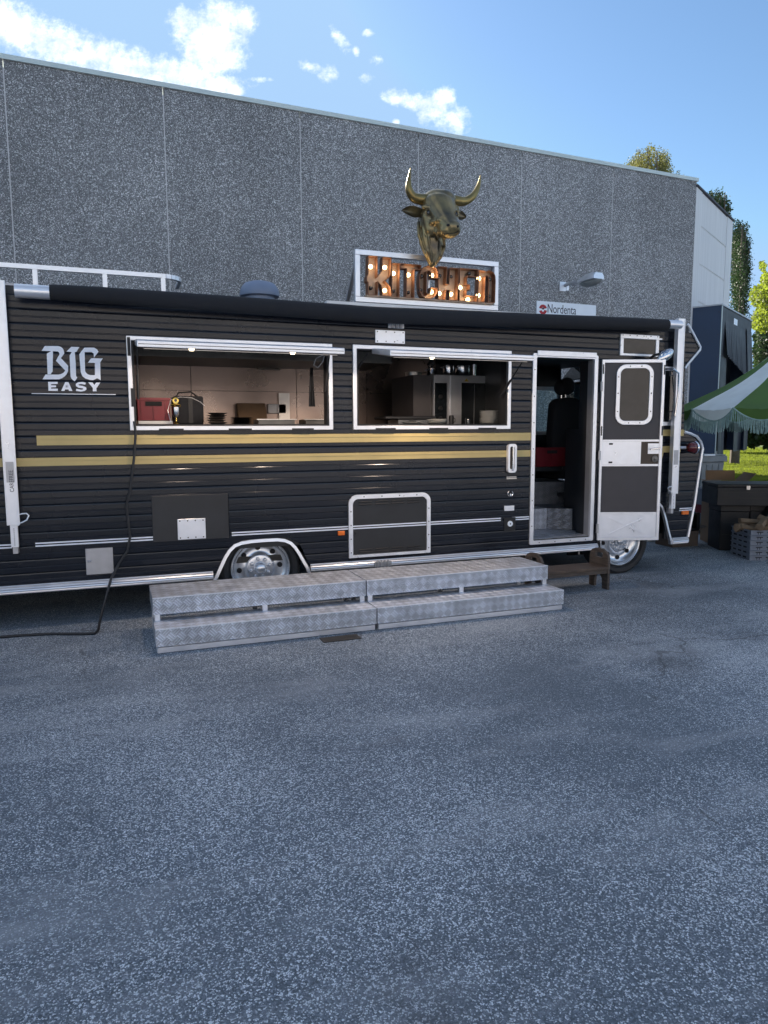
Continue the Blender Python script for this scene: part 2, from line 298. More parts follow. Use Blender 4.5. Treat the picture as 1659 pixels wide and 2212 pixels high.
def leafify(name, tr):
    """thin leaves let light through"""
    m = M[name]; t = m.node_tree; b = t.nodes['Principled BSDF']
    src = b.inputs['Base Color'].links[0].from_socket
    tr_ = t.nodes.new('ShaderNodeBsdfTranslucent'); hs = t.nodes.new('ShaderNodeHueSaturation'); hs.inputs['Value'].default_value = 1.6
    t.links.new(src, hs.inputs['Color']); t.links.new(hs.outputs[0], tr_.inputs['Color'])
    ms = t.nodes.new('ShaderNodeMixShader'); ms.inputs[0].default_value = tr
    out = [n for n in t.nodes if n.type == 'OUTPUT_MATERIAL'][0]
    t.links.new(b.outputs[0], ms.inputs[1]); t.links.new(tr_.outputs[0], ms.inputs[2]); t.links.new(ms.outputs[0], out.inputs[0])
for k_, v_ in (('leaf_lit', .5), ('leaf_olive', .4), ('leaf_dark', .3), ('grass', .5), ('canvas_white', .25), ('canvas_green', .25)): leafify(k_, v_)
def clearglass(name, tint=(.8,.9,.9), a=.12):
    m, t, b = newmat(name)
    tr = t.nodes.new('ShaderNodeBsdfTransparent'); tr.inputs[0].default_value = (*tint, 1)
    gl = t.nodes.new('ShaderNodeBsdfGlossy'); gl.inputs['Roughness'].default_value = .03
    fr = t.nodes.new('ShaderNodeFresnel'); fr.inputs[0].default_value = 1.5
    no = t.nodes.new('ShaderNodeTexNoise'); no.inputs['Scale'].default_value = 4
    mu = t.nodes.new('ShaderNodeMath'); mu.operation = 'MULTIPLY_ADD'; t.links.new(no.outputs['Fac'], mu.inputs[0]); mu.inputs[1].default_value = a; t.links.new(fr.outputs[0], mu.inputs[2])
    ms = t.nodes.new('ShaderNodeMixShader'); t.links.new(mu.outputs[0], ms.inputs[0]); t.links.new(tr.outputs[0], ms.inputs[1]); t.links.new(gl.outputs[0], ms.inputs[2])
    out = [n for n in t.nodes if n.type == 'OUTPUT_MATERIAL'][0]; t.links.new(ms.outputs[0], out.inputs[0]); t.nodes.remove(b)
    return m
M['glass'] = clearglass('glass')
# ---------------------------------------------------------------- mesh helpers
def rootloc(p):
    v = Vector((0, 0, 0))
    while p is not None: v = v + p.location; p = p.parent
    return v
def thing(name, label, cat, loc=(0,0,0), group=None):
    o = bpy.data.objects.new(name, None); COL.objects.link(o); o.location = loc; o.empty_display_size = .1
    o['label'] = label; o['category'] = cat
    if group: o['group'] = group
    return o
def tag(o, label=None, cat=None, group=None, kind=None):
    if label: o['label'] = label
    if cat: o['category'] = cat
    if group: o['group'] = group
    if kind: o['kind'] = kind
    return o
class MB:
    def __init__(s, T=None): s.v = []; s.f = []; s.T = T
    def add(s, vs, fs):
        o = len(s.v)
        for p in vs:
            p = Vector(p); s.v.append(s.T @ p if s.T else p)
        s.f += [tuple(i+o for i in f) for f in fs]; return s
    def box(s, x0, x1, y0, y1, z0, z1):
        return s.hexa([(x0,y0,z0),(x1,y0,z0),(x1,y1,z0),(x0,y1,z0),(x0,y0,z1),(x1,y0,z1),(x1,y1,z1),(x0,y1,z1)])
    def hexa(s, p): return s.add(p, [(3,2,1,0),(4,5,6,7),(0,1,5,4),(1,2,6,5),(2,3,7,6),(3,0,4,7)])
    def bar(s, a, b, w, h=None, up=(0,0,1)):
        a, b = Vector(a), Vector(b); h = h or w; d = (b-a).normalized(); up = Vector(up)
        if abs(d.dot(up)) > .98: up = Vector((0,1,0))
        x = d.cross(up).normalized()*w/2; y = x.cross(d).normalized()*h/2
        return s.hexa([a-x-y, a+x-y, b+x-y, b-x-y, a-x+y, a+x+y, b+x+y, b-x+y])
    def tube(s, pts, r, n=8):
        pts = [Vector(p) for p in pts]; k = len(pts)
        rs = r if isinstance(r, (list, tuple)) else [r]*k
        vs = []; fs = []; up = None
        for i, p in enumerate(pts):
            d = (pts[min(i+1, k-1)] - pts[max(i-1, 0)]).normalized()
            if up is None:
                up = Vector((0,0,1)) if abs(d.z) < .9 else Vector((1,0,0))
            x = d.cross(up).normalized(); up = x.cross(d).normalized()
            for j in range(n):
                a = 2*math.pi*j/n; vs.append(p + (x*math.cos(a) + up*math.sin(a))*rs[i])
        for i in range(k-1):
            for j in range(n): fs.append((i*n+j, i*n+(j+1)%n, (i+1)*n+(j+1)%n, (i+1)*n+j))
        fs.append(tuple(range(n))[::-1]); fs.append(tuple((k-1)*n+j for j in range(n)))
        return s.add(vs, fs)
    def lathe(s, prof, o=(0,0,0), ax='z', n=24, a0=0., a1=2*math.pi):
        o = Vector(o); vs = []; fs = []; full = abs(a1-a0-2*math.pi) < 1e-6; k = len(prof); m_ = n if full else n+1
        for j in range(m_):
            a = a0+(a1-a0)*j/n; c, q = math.cos(a), math.sin(a)
            for (r, h) in prof:
                vs.append(o + (Vector((r*c, r*q, h)) if ax == 'z' else Vector((r*c, h, r*q)) if ax == 'y' else Vector((h, r*c, r*q))))
        for j in range(n):
            j2 = (j+1) % m_
            for i in range(k-1): fs.append((j*k+i, j2*k+i, j2*k+i+1, j*k+i+1))
        return s.add(vs, fs)
    def prism(s, poly, y0, y1):
        n = len(poly); vs = [(x, y0, z) for x, z in poly] + [(x, y1, z) for x, z in poly]
        return s.add(vs, [tuple(range(n)), tuple(range(2*n-1, n-1, -1))] + [(i, i+n, (i+1)%n+n, (i+1)%n) for i in range(n)])
    def ext(s, poly3, vec):
        n = len(poly3); vec = Vector(vec); vs = [Vector(p) for p in poly3]; vs += [p+vec for p in vs]
        return s.add(vs, [tuple(range(n)), tuple(range(2*n-1, n-1, -1))] + [(i, i+n, (i+1)%n+n, (i+1)%n) for i in range(n)])
    def ring(s, po, pi, y0, y1):
        n = len(po); vs = [(x,y0,z) for x,z in po]+[(x,y0,z) for x,z in pi]+[(x,y1,z) for x,z in po]+[(x,y1,z) for x,z in pi]
        fs = []
        for i in range(n):
            j = (i+1) % n
            fs += [(i,j,n+j,n+i), (2*n+j,2*n+i,3*n+i,3*n+j), (j,i,2*n+i,2*n+j), (n+i,n+j,3*n+j,3*n+i)]
        return s.add(vs, fs)
    def ball(s, c, r, n=10, k=7):
        r = (r, r, r) if isinstance(r, (int, float)) else r; c = Vector(c); vs = []; fs = []
        for i in range(k+1):
            t = math.pi*i/k
            for j in range(n):
                a = 2*math.pi*j/n; vs.append(c+Vector((r[0]*math.sin(t)*math.cos(a), r[1]*math.sin(t)*math.sin(a), r[2]*math.cos(t))))
        for i in range(k):
            for j in range(n): fs.append((i*n+j, (i+1)*n+j, (i+1)*n+(j+1)%n, i*n+(j+1)%n))
        return s.add(vs, fs)
    def build(s, name, material, parent=None, smooth=False, bevel=0., seg=1, label=None, cat=None, group=None, kind=None):
        me = bpy.data.meshes.new(name); off = rootloc(parent)
        me.from_pydata([p-off for p in s.v], [], s.f); me.validate()
        bm = bmesh.new(); bm.from_mesh(me); bmesh.ops.remove_doubles(bm, verts=bm.verts, dist=1e-6)
        bmesh.ops.recalc_face_normals(bm, faces=bm.faces)
        if bevel:
            ed = [e for e in bm.edges if len(e.link_faces) == 2 and e.calc_face_angle(0) > .5]
            bmesh.ops.bevel(bm, geom=ed, offset=bevel, segments=seg, affect='EDGES', profile=.5, clamp_overlap=True)
        bm.to_mesh(me); bm.free()
        if smooth:
            me.polygons.foreach_set('use_smooth', [True]*len(me.polygons)); 
            try: me.set_sharp_from_angle(angle=R(38))
            except Exception: pass
        me.materials.append(M[material] if isinstance(material, str) else material)
        o = bpy.data.objects.new(name, me); COL.objects.link(o)
        if parent is not None: o.parent = parent
        tag(o, label, cat, group, kind)
        return o
def dup(root, loc, label=None, group=None, rotz=None):
    r = root.copy(); COL.objects.link(r); r.location = loc
    if rotz is not None: r.rotation_euler = (0, 0, rotz)
    if label: r['label'] = label
    if group: r['group'] = group
    for ch in list(root.children):
        c = ch.copy(); COL.objects.link(c); c.parent = r
        for g in ch.children:
            d = g.copy(); COL.objects.link(d); d.parent = c
    return r
def rr(x0, x1, z0, z1, r, n=5, bottom=True):
    pts = []
    for (cx, cz, a) in ((x1-r, z1-r, 0), (x0+r, z1-r, 90), (x0+r, z0+r, 180), (x1-r, z0+r, 270)):
        rad = r if (a < 180 or bottom) else 1e-4
        cx_ = cx if rad == r else (x0 if a == 180 else x1); cz_ = cz if rad == r else z0
        for i in range(n+1):
            t = R(a + 90*i/n); pts.append((cx_+rad*math.cos(t), cz_+rad*math.sin(t)))
    return pts
def gridwall(mb, xr, zr, ops, y0, y1):
    xs = sorted(set([xr[0], xr[1]] + [x for o in ops for x in o[:2] if xr[0] < x < xr[1]]))
    zs = sorted(set([zr[0], zr[1]] + [z for o in ops for z in o[2:] if zr[0] < z < zr[1]]))
    for a, b in zip(xs, xs[1:]):
        for c, d in zip(zs, zs[1:]):
            mx_, mz_ = (a+b)/2, (c+d)/2
            if any(o[0] < mx_ < o[1] and o[2] < mz_ < o[3] for o in ops): continue
            mb.box(a, b, y0, y1, c, d)
    return mb
def text(txt, size, T, name, material, parent, ext=.001, sx=1., **k):
    c = bpy.data.curves.new('t', 'FONT'); c.body = txt; c.size = size; c.extrude = ext; c.resolution_u = 3
    o = bpy.data.objects.new('t', c); COL.objects.link(o); bpy.context.view_layer.update()
    me = bpy.data.meshes.new_from_object(o.evaluated_get(bpy.context.evaluated_depsgraph_get()))
    bpy.data.objects.remove(o); off = rootloc(parent)
    me.transform(Matrix.Translation(-off) @ T @ Matrix.Diagonal((sx, 1, 1, 1)))
    me.materials.clear(); me.materials.append(M[material])
    q = bpy.data.objects.new(name, me); COL.objects.link(q); q.parent = parent; tag(q, **k); return q
def leafcloud(pts, size, normal_up=.3, asp=.5):
    """one small folded leaf (quad) per point"""
    n = len(pts); pts = np.asarray(pts, float); s = size*(0.6+0.8*RNG.random(n))[:, None]
    d = RNG.normal(size=(n, 3)); d[:, 2] -= .4; d /= np.linalg.norm(d, axis=1)[:, None]
    e = RNG.normal(size=(n, 3)); e -= (e*d).sum(1)[:, None]*d; e /= np.linalg.norm(e, axis=1)[:, None]
    v = np.stack([pts-d*s*.5, pts+e*s*asp*.5, pts+d*s*.5, pts-e*s*asp*.5], 1).reshape(-1, 3)
    f = np.arange(4*n).reshape(-1, 4)
    return v, f
def leafmesh(name, v, f, material, parent=None, **k):
    me = bpy.data.meshes.new(name); off = np.array(rootloc(parent)); me.from_pydata((v-off).tolist(), [], f.tolist())
    me.materials.append(M[material]); o = bpy.data.objects.new(name, me); COL.objects.link(o)
    if parent is not None: o.parent = parent
    tag(o, **k); return o
# ================================================================ SETTING
def frame(o, az, z=0.0):
    a = R(az); x = Vector((math.sin(a), math.cos(a), 0)); y = Vector((-math.cos(a), math.sin(a), 0))
    T = Matrix((x, y, Vector((0,0,1)))).transposed().to_4x4(); T.translation = Vector((o[0], o[1], z)); return T
g = MB(); g.add([(-300,-300,0),(300,-300,0),(300,300,0),(-300,300,0)], [(0,1,2,3)]).build('ground', 'asphalt', kind='structure')
# lawn behind the hall's corner
la = MB(); a0, a1 = G(1500, 1040), G(2050, 1040)
la.ext([(a0.x,a0.y,.02),(a1.x,a1.y,.02),(130,25,.02),(110,110,.02),(16.5,90,.02)], (0,0,.02)).build('lawn', 'lawn', kind='structure')
tp = []
for i in range(60000):
    t = RNG.random(); u = 1540+RNG.random()*190; v = 968+ (RNG.random()**.8)*82
    p = G(u, v); tp.append((p.x, p.y, .04))
tp = np.array(tp); n = len(tp); hgt = .05+.09*RNG.random(n); ang = RNG.random(n)*6.283; wd = .018+.03*RNG.random(n)
e = np.stack([np.cos(ang)*wd, np.sin(ang)*wd, 0*ang], 1); lean = np.stack([RNG.normal(size=n)*.04, RNG.normal(size=n)*.04, hgt], 1)
v = np.stack([tp-e, tp+e, tp+lean], 1).reshape(-1, 3)
leafmesh('grass', v, np.arange(3*n).reshape(-1, 3), 'grass', kind='stuff')
# ---------------------------------------------------------------- the hall
Kc = Vector((13.1, 13.708, 0)); TW = frame(Kc, 87.8); TC = frame(Kc, 59.0)
TWi, TCi = TW.inverted(), TC.inverted(); nW = TW.to_3x3() @ Vector((0,-1,0)); nC = TC.to_3x3() @ Vector((0,-1,0))
def W(u, v, y=0.0):
    q = TWi @ PP(u, v, TW @ Vector((0, y, 0)), nW); return q.x, q.z
def CH(u, v, y=0.0):
    q = TCi @ PP(u, v, TC @ Vector((0, y, 0)), nC); return q.x, q.z
HT = 7.40; LC = 3.62
hall = thing('industrial_hall', 'grey pebble-dashed industrial hall with a chamfered white corner behind the food truck', 'building', Kc)
core = MB(); A = TW @ Vector((-34,.006,0)); O = TW @ Vector((0.0,.006,0)); B = TC @ Vector((LC-.03,.02,0))
core.ext([A, O, B, B+Vector((-.6,22,0)), A+Vector((0,24,0))], (0,0,HT-.15)).build('wall_core', 'joint', hall)
js = [W(uu, 540)[0] for uu in (31,366,658,907,1126,1320)]
pw = (js[-1]-js[0])/5; xs = [js[-1]-pw*i for i in range(-1, 11)]; xs[0] = 0.0
for i in range(len(xs)-1):
    b, a = xs[i], xs[i+1]
    MB(TW).box(a+.009, b-(.009 if i else 0), 0, .055, 0, HT-.03).build('wall_panel', 'aggregate', hall)
MB(TW).box(-34, .03, -.035, .30, HT-.035, HT+.04).build('roof_flashing', 'flashing', hall)
# chamfered white corner
s1, s2 = .52, LC-.62
for a, b in ((0.0, s1-.016), (s2+.016, LC)):
    MB(TC).box(a, b, -.012, .05, 0, HT-.15).build('corner_pilaster', 'white_wall', hall, bevel=.006)
zz = [0, 1.14, 2.03, 2.92, 3.81, 4.70, 5.58, 6.46, HT-.15]
for a, b in zip(zz, zz[1:]):
    MB(TC).box(s1, s2, 0, .05, a+.020, b-.020).build('wall_panel', 'white_wall', hall, bevel=.004, label='smooth white concrete panel')
MB(TC).box(-.02, LC+.04, -.05, .3, HT-.145, HT-.11).build('roof_flashing', 'decal_dark', hall)
# wall sign
x0, zt = W(1160, 651, -.03); x1, zt2 = W(1288, 658, -.03); zt = (zt+zt2)/2; zb = zt-.50
sg = thing('wall_sign', 'white company sign lettered Nordenta on the pebble-dashed wall under the lamp', 'sign', TW @ Vector((x0, 0, zb)))
MB(TW).box(x0, x1, -.03, 0, zb, zt).build('board', 'white_enamel', sg, bevel=.004)
tx, tz = W(1180, 677, -.032)
RT = Matrix.Rotation(R(90), 4, 'X')
text('Nordenta', .27, TW @ Matrix.Translation((tx+.02, -.033, tz+.02)) @ RT, 'lettering', 'decal_dark', sg, sx=.72)
lx, lz = W(1173, 668.5, -.033)
lg = MB(TW)
for a0_, a1_ in ((200, 350), (20, 165)):
    po = [(lx+.105*math.cos(R(t)), lz+.105*math.sin(R(t))) for t in np.linspace(a0_, a1_, 9)]
    pi_ = [(lx+.035*math.cos(R(t)), lz+.05*math.sin(R(t))) for t in np.linspace(a1_, a0_, 9)]
    lg.prism(po+pi_, -.034, -.031)
lg.build('emblem', 'decal_red', sg)
MB(TW).lathe([(0,-.036),(.025,-.036),(.025,-.031)], o=(lx,0,lz+.02), ax='y', n=10).build('emblem', 'decal_dark', sg)
# wall lamp
px_, pz_ = W(1225, 615, -.05)
lamp = thing('wall_lamp', 'grey street-type lamp on a bracket on the pebble-dashed wall above the white sign', 'lamp', TW @ Vector((px_, 0, pz_-.2)))
MB(TW).box(px_-.17, px_-.01, -.03, 0, pz_-.14, pz_+.06).box(px_+.0, px_+.07, -.03, 0, pz_-.12, pz_+.05).build('bracket', 'alu', lamp, bevel=.004)
hp = TW @ Vector((px_-.05, -.03, pz_-.02)); 
q1 = PP(1250, 610, TW @ Vector((0,-.35,0)), nW); q2 = PP(1294, 598, TW @ Vector((0,-.95,0)), nW)
ax_ = (q2-q1)
MB().tube([hp, hp.lerp(q1, .5)+Vector((0,0,.03)), q1], .035, 10).build('arm', 'alu_dull', lamp, smooth=True)
hd = MB(); d_ = ax_.normalized(); sdv = d_.cross(Vector((0,0,1))).normalized(); upv = sdv.cross(d_).normalized()
rows = [(0.0,.05,.045),(.18,.09,.07),(.5,.15,.11),(.85,.17,.12),(1.0,.14,.10)]
vs = []
for t, wd_, h_ in rows:
    c_ = q1 + ax_*t
    for (sx, sz) in ((-1,-.35),(-.95,.4),(-.6,.9),(.6,.9),(.95,.4),(1,-.35)): vs.append(c_+sdv*wd_*sx+upv*h_*sz)
fs = []
for i in range(len(rows)-1):
    for j in range(6): fs.append((i*6+j, i*6+(j+1)%6, i*6+6+(j+1)%6, i*6+6+j))
fs += [tuple(range(6)), tuple(range(24,30))[::-1]]
hd.add(vs, fs).build('lamp_head', 'alu', lamp, smooth=True)
bl = MB(); bl.T = None
c_ = q1+ax_*.62 - upv*.05
vs = []; fs = []
for i in range(7):
    for j in range(12):
        a = 2*math.pi*j/12; k = math.cos(i/6*1.5); vs.append(c_ + d_*math.cos(a)*.30*k + sdv*math.sin(a)*.14*k - upv*.10*math.sin(i/6*1.5))
for i in range(6):
    for j in range(12): fs.append((i*12+j, i*12+(j+1)%12, i*12+12+(j+1)%12, i*12+12+j))
bl.add(vs, fs).build('diffuser', 'bin_grey', lamp, smooth=True)
# ---------------------------------------------------------------- dock shelter on the white corner
sh = thing('dock_shelter', 'navy loading dock shelter with hanging black curtains on the white hall corner', 'dock shelter', TC @ Vector((1.7,-.3,.98)))
SL, SR, SY = .10, 3.40, -.66; ZB, ZT = 1.0, 4.48
MB(TC).box(SL, SL+.03, SY, -.015, ZB, ZT).build('side_panel', 'navy', sh)
MB(TC).box(SR-.03, SR, SY, -.015, ZB, ZT).build('side_panel', 'navy', sh)
MB(TC).box(SL-.02, SR+.02, SY-.02, -.015, ZT+.002, ZT+.035).build('roof_board', 'alu_dull', sh)
MB(TC).box(SL+.002, SL+.035, SY-.02, SY-.002, ZB, ZT).build('edge_trim', 'flashing', sh)
for z in np.linspace(ZB+.2, ZT-.15, 7): MB(TC).lathe([(0,-.012),(.014,-.009),(.014,0)], o=(SL-.001, SY+.05, z), ax='x', n=8).build('screw', 'decal_dark', sh)
MB(TC).box(SL+.06, SR-.06, -.20, -.17, ZB, ZT-.05).build('dock_door', 'curtain_black', sh)
for z in (1.9, 2.7, 3.5): MB(TC).box(SL+.6, SR-.7, -.235, -.205, z, z+.05).build('door_rail', 'curtain_black', sh)
MB(TC).box(SL+.04, SR-.03, SY+.002, SY+.02, ZT-.62, ZT-.01).build('head_board', 'curtain_black', sh)
def curtain(x0, x1, zt0, zt1, zb0, zb1, y0, y1, pleats, amp, name='curtain'):
    nx, nz = pleats*4, 8; vs = []; fs = []
    for i in range(nx+1):
        t = i/nx; x = x0+(x1-x0)*t
        for j in range(nz+1):
            k = j/nz; z = (zt0+(zt1-zt0)*t)*(1-k)+(zb0+(zb1-zb0)*t)*k
            vs.append((x, y0+(y1-y0)*k - amp*k*math.sin(i*math.pi/2)+.012*k*math.sin(3*t), z))
    for i in range(nx):
        for j in range(nz): a = i*(nz+1)+j; fs.append((a, a+nz+1, a+nz+2, a+1))
    nv = len(vs); vs2 = vs + [(x, y+.006, z) for x, y, z in vs]; fs += [tuple(q+nv for q in f)[::-1] for f in fs]
    return MB(TC).add(vs2, fs).build(name, 'curtain_black', sh, smooth=True)
for k in range(4):
    a = .45+k*.56; curtain(a, a+.57, ZT-.3, ZT-.3, 3.35-.10*k, 3.35-.10*(k+1), SY-.01, SY-.10, 3, .018, 'head_curtain')
curtain(2.70, 3.30, ZT-.25, ZT-.3, 2.92, 3.0, SY-.03, SY-.12, 1, .02, 'head_curtain')
curtain(SL+.04, SL+.42, ZT-.02, ZT-.02, 3.3, 3.3, SY-.015, SY-.02, 1, .008, 'side_curtain')
curtain(SL+.04, SL+.62, 3.3, 3.3, ZB-.08, ZB-.1, SY-.02, SY-.06, 1, .03, 'side_curtain')
curtain(2.95, 3.42, 3.1, 3.1, ZB+.0, ZB+.02, SY-.03, SY-.05, 1, .03, 'side_curtain')
curtain(2.1, 2.98, 2.2, 2.2, ZB+.0, ZB+.0, SY+.03, SY+.02, 1, .03, 'side_curtain')
MB(TC).box(1.35, 1.72, SY-.008, SY-.001, ZT-.34, ZT-.15).build('label_plate', 'white_enamel', sh)
MB(TC).box(.30, .38, SY-.075, SY-.06, 1.9, 2.3).build('label_plate', 'white_enamel', sh)
MB(TC).box(1.62, 1.92, -.16, -.014, 0, 1.25).build('dock_bumper', 'black_plastic', sh)
MB(TC).box(1.925, 1.99, -.17, -.014, .72, 1.2).build('warning_strip', 'yellow_tape', sh)
# ---------------------------------------------------------------- trees
def pxblob(blobs, w0, dw, n):
    """points scattered through blobs (picture px, at depth w0 +- dw)"""
    out = []; wt = np.array([b[2]*b[3] for b in blobs], float); wt /= wt.sum()
    for i in RNG.choice(len(blobs), n, p=wt):
        u, v, ru, rv = blobs[i]; d = RNG.normal(size=3); d /= np.linalg.norm(d); r = RNG.random()**.45
        out.append(tuple(AT(u+ru*d[0]*r, v+rv*d[1]*r, w0+dw*d[2]*r)))
    return np.array(out)
def birch(name, label, blobs, w0, dw, nstr, slen, trunkpx, material='leaf_olive', lsz=.11, per=34, group='birches behind the hall'):
    p = pxblob(blobs, w0, dw, nstr); pts = []; tw = MB()
    base = AT(trunkpx, 930, w0); base = Vector((base.x, base.y, 0))
    t = thing(name, label, 'tree', base, group)
    for q in p:
        l = slen*(.4+RNG.random()); dx, dy = RNG.normal(size=2)*.16
        for k in range(per):
            s = k/per; r = .045+.05*s
            pts.append((q[0]+dx*s+RNG.normal()*r, q[1]+dy*s+RNG.normal()*r, q[2]-l*s+RNG.normal()*.05))
    v, f = leafcloud(pts, lsz, asp=.6); leafmesh('crown', v, f, material, t)
    top = max(q[2] for q in p)
    tw.tube([base, base+Vector((.1,.1,top*.5)), base+Vector((-.15,.1,top*.93))], [.2,.13,.02], 8)
    tb = tw.build('trunk', 'bark', t, smooth=True)
    br = MB()
    for q in p[::max(1, len(p)//26)]:
        s = Vector(base)+Vector((0,.05,q[2]*.72)); br.tube([s, s.lerp(Vector(q), .5)+Vector((0,0,.3)), Vector(q)], [.05,.03,.008], 5)
    br.build('branches', 'bark', t, smooth=True)
    return t
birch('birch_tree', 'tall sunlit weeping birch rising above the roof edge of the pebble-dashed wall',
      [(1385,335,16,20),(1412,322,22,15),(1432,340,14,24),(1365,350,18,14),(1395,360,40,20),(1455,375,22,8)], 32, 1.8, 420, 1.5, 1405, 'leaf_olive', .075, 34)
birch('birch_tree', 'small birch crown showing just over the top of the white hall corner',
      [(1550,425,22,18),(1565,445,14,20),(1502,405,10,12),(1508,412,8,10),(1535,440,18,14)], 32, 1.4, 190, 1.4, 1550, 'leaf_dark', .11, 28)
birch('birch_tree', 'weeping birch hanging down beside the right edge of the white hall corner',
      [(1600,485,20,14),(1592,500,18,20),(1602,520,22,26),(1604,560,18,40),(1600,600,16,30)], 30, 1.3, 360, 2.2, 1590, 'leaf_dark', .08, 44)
def broadleaf(label, blobs, w0, dw, n, material, lsz, trunkpx, group=None, name='maple_tree', cat='tree', base_z=0):
    base = AT(trunkpx, 930, w0); base = Vector((base.x, base.y, 0)); t = thing(name, label, cat, base, group)
    pts = pxblob(blobs, w0, dw, n); v, f = leafcloud(pts, lsz, asp=.75); leafmesh('crown', v, f, material, t)
    tb = MB(); top = pts[:, 2].mean(); tb.tube([base, base+Vector((.05,0,top*.6)), base+Vector((0,.1,top))], [.16,.1,.03], 8).build('trunk', 'bark', t, smooth=True)
    br = MB()
    for q in pts[::max(1, n//30)]:
        s = base+Vector((0,0,q[2]*.7)); br.tube([s, s.lerp(Vector(q), .5)+Vector((0,0,.1)), Vector(q)], [.04,.025,.006], 5)
    br.build('branches', 'bark', t, smooth=True)
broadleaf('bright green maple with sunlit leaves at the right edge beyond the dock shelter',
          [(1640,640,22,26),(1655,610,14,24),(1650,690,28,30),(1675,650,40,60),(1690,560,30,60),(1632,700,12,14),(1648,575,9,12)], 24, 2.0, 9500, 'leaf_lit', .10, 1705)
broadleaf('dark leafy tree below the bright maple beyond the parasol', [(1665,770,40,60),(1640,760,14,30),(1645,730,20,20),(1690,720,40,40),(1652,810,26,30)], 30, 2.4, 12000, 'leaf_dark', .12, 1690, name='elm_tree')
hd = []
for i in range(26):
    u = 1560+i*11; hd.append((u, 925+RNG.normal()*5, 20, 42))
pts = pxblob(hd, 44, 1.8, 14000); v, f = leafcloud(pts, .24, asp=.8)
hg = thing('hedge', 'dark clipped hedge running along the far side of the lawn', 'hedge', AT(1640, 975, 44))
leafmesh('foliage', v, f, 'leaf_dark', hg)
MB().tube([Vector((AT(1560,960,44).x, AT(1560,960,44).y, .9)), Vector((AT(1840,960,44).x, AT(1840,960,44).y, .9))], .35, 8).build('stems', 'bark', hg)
# ---------------------------------------------------------------- unseen building added to bounce sunlight and reflect in the paint and steel
bb = thing('bounce_building', 'unseen plastered building added behind the photographer for bounced sunlight', 'building', (4,-16,0))
MB().box(-26, 34, -30, -16, 0, 7.0).build('wall', 'plaster', bb)
MB().box(-26.3, 34.3, -30.3, -15.7, 7.0, 7.3).build('roof', 'flashing', bb)
for r_ in range(2):
    for i in range(11):
        x = -23+i*5; z = 1.2+3.1*r_; f_ = MB().ring(rr(x,x+1.8,z,z+1.9,.02,1), rr(x+.1,x+1.7,z+.1,z+1.8,.02,1), -16.0, -15.93).build('window', 'white_paint', bb)
        MB().box(x+.1, x+1.7, -15.99, -15.96, z+.1, z+1.8).build('pane', 'glass_dark', f_)
# ================================================================ THE FOOD TRUCK
YB = 8.65; ZR = 2.685; ZS = .345
truck = thing('food_truck', 'black ribbed food truck with gold stripes, two open serving windows and an open side door', 'food truck', (2.7, 7.4, 0))
W1 = (.185, 1.865, 1.63, 2.335); W2 = (2.13, 3.72, 1.63, 2.34); DO = (4.05, 4.76, .455, 2.335); CW = (4.98, 5.88, 1.66, 2.255)
edge_px = [(1484,690),(1489,712),(1513,752),(1484,790),(1479,800),(1477,933),(1500,940),(1514,955),(1517,978),(1500,1090),(1482,1160)]
edge = [P(*p) for p in edge_px]; edge.sort(key=lambda p: p[1])
def xr_(z):
    if z <= edge[0][1]: return edge[0][0]
    for (xa, za), (xb, zb) in zip(edge, edge[1:]):
        if za <= z <= zb: return xa+(xb-xa)*(z-za)/max(zb-za, 1e-6)
    return edge[-1][0]
def arch1(z):      # rear wheel arch: straight sides, rounded top
    a, b, zt = .80, 1.66, .632
    if z >= zt: return None
    t = (z-.335)/(zt-.335); r = max(0, t-.62)/.38
    return (a+.17*t+.10*r*r*r, b-.12*t-.12*r*r*r)
def arch2(z):
    a, b, zt = 4.86, 5.88, .80
    if z >= zt: return None
    t = (z-.345)/(zt-.345); r = max(0, t-.7)/.3
    return (a+.05*t, b-.14*t-.12*r*r*r)
rects = [W1, W2, DO, CW, (2.06, 2.85, .43, .985), (.30, .93, .66, 1.045)]
def cuts(z, zm):
    out = []
    for a, b, c, d in rects:
        if c < zm < d: out.append((a, b))
    for f in (arch1, arch2):
        if f(zm): q = f(z) or f(zm); out.append(q)
    return sorted(out)
zbreak = sorted([c for q in rects for c in q[2:]] + [.632, .80, .45, .40])
pitch = .11; k = 0
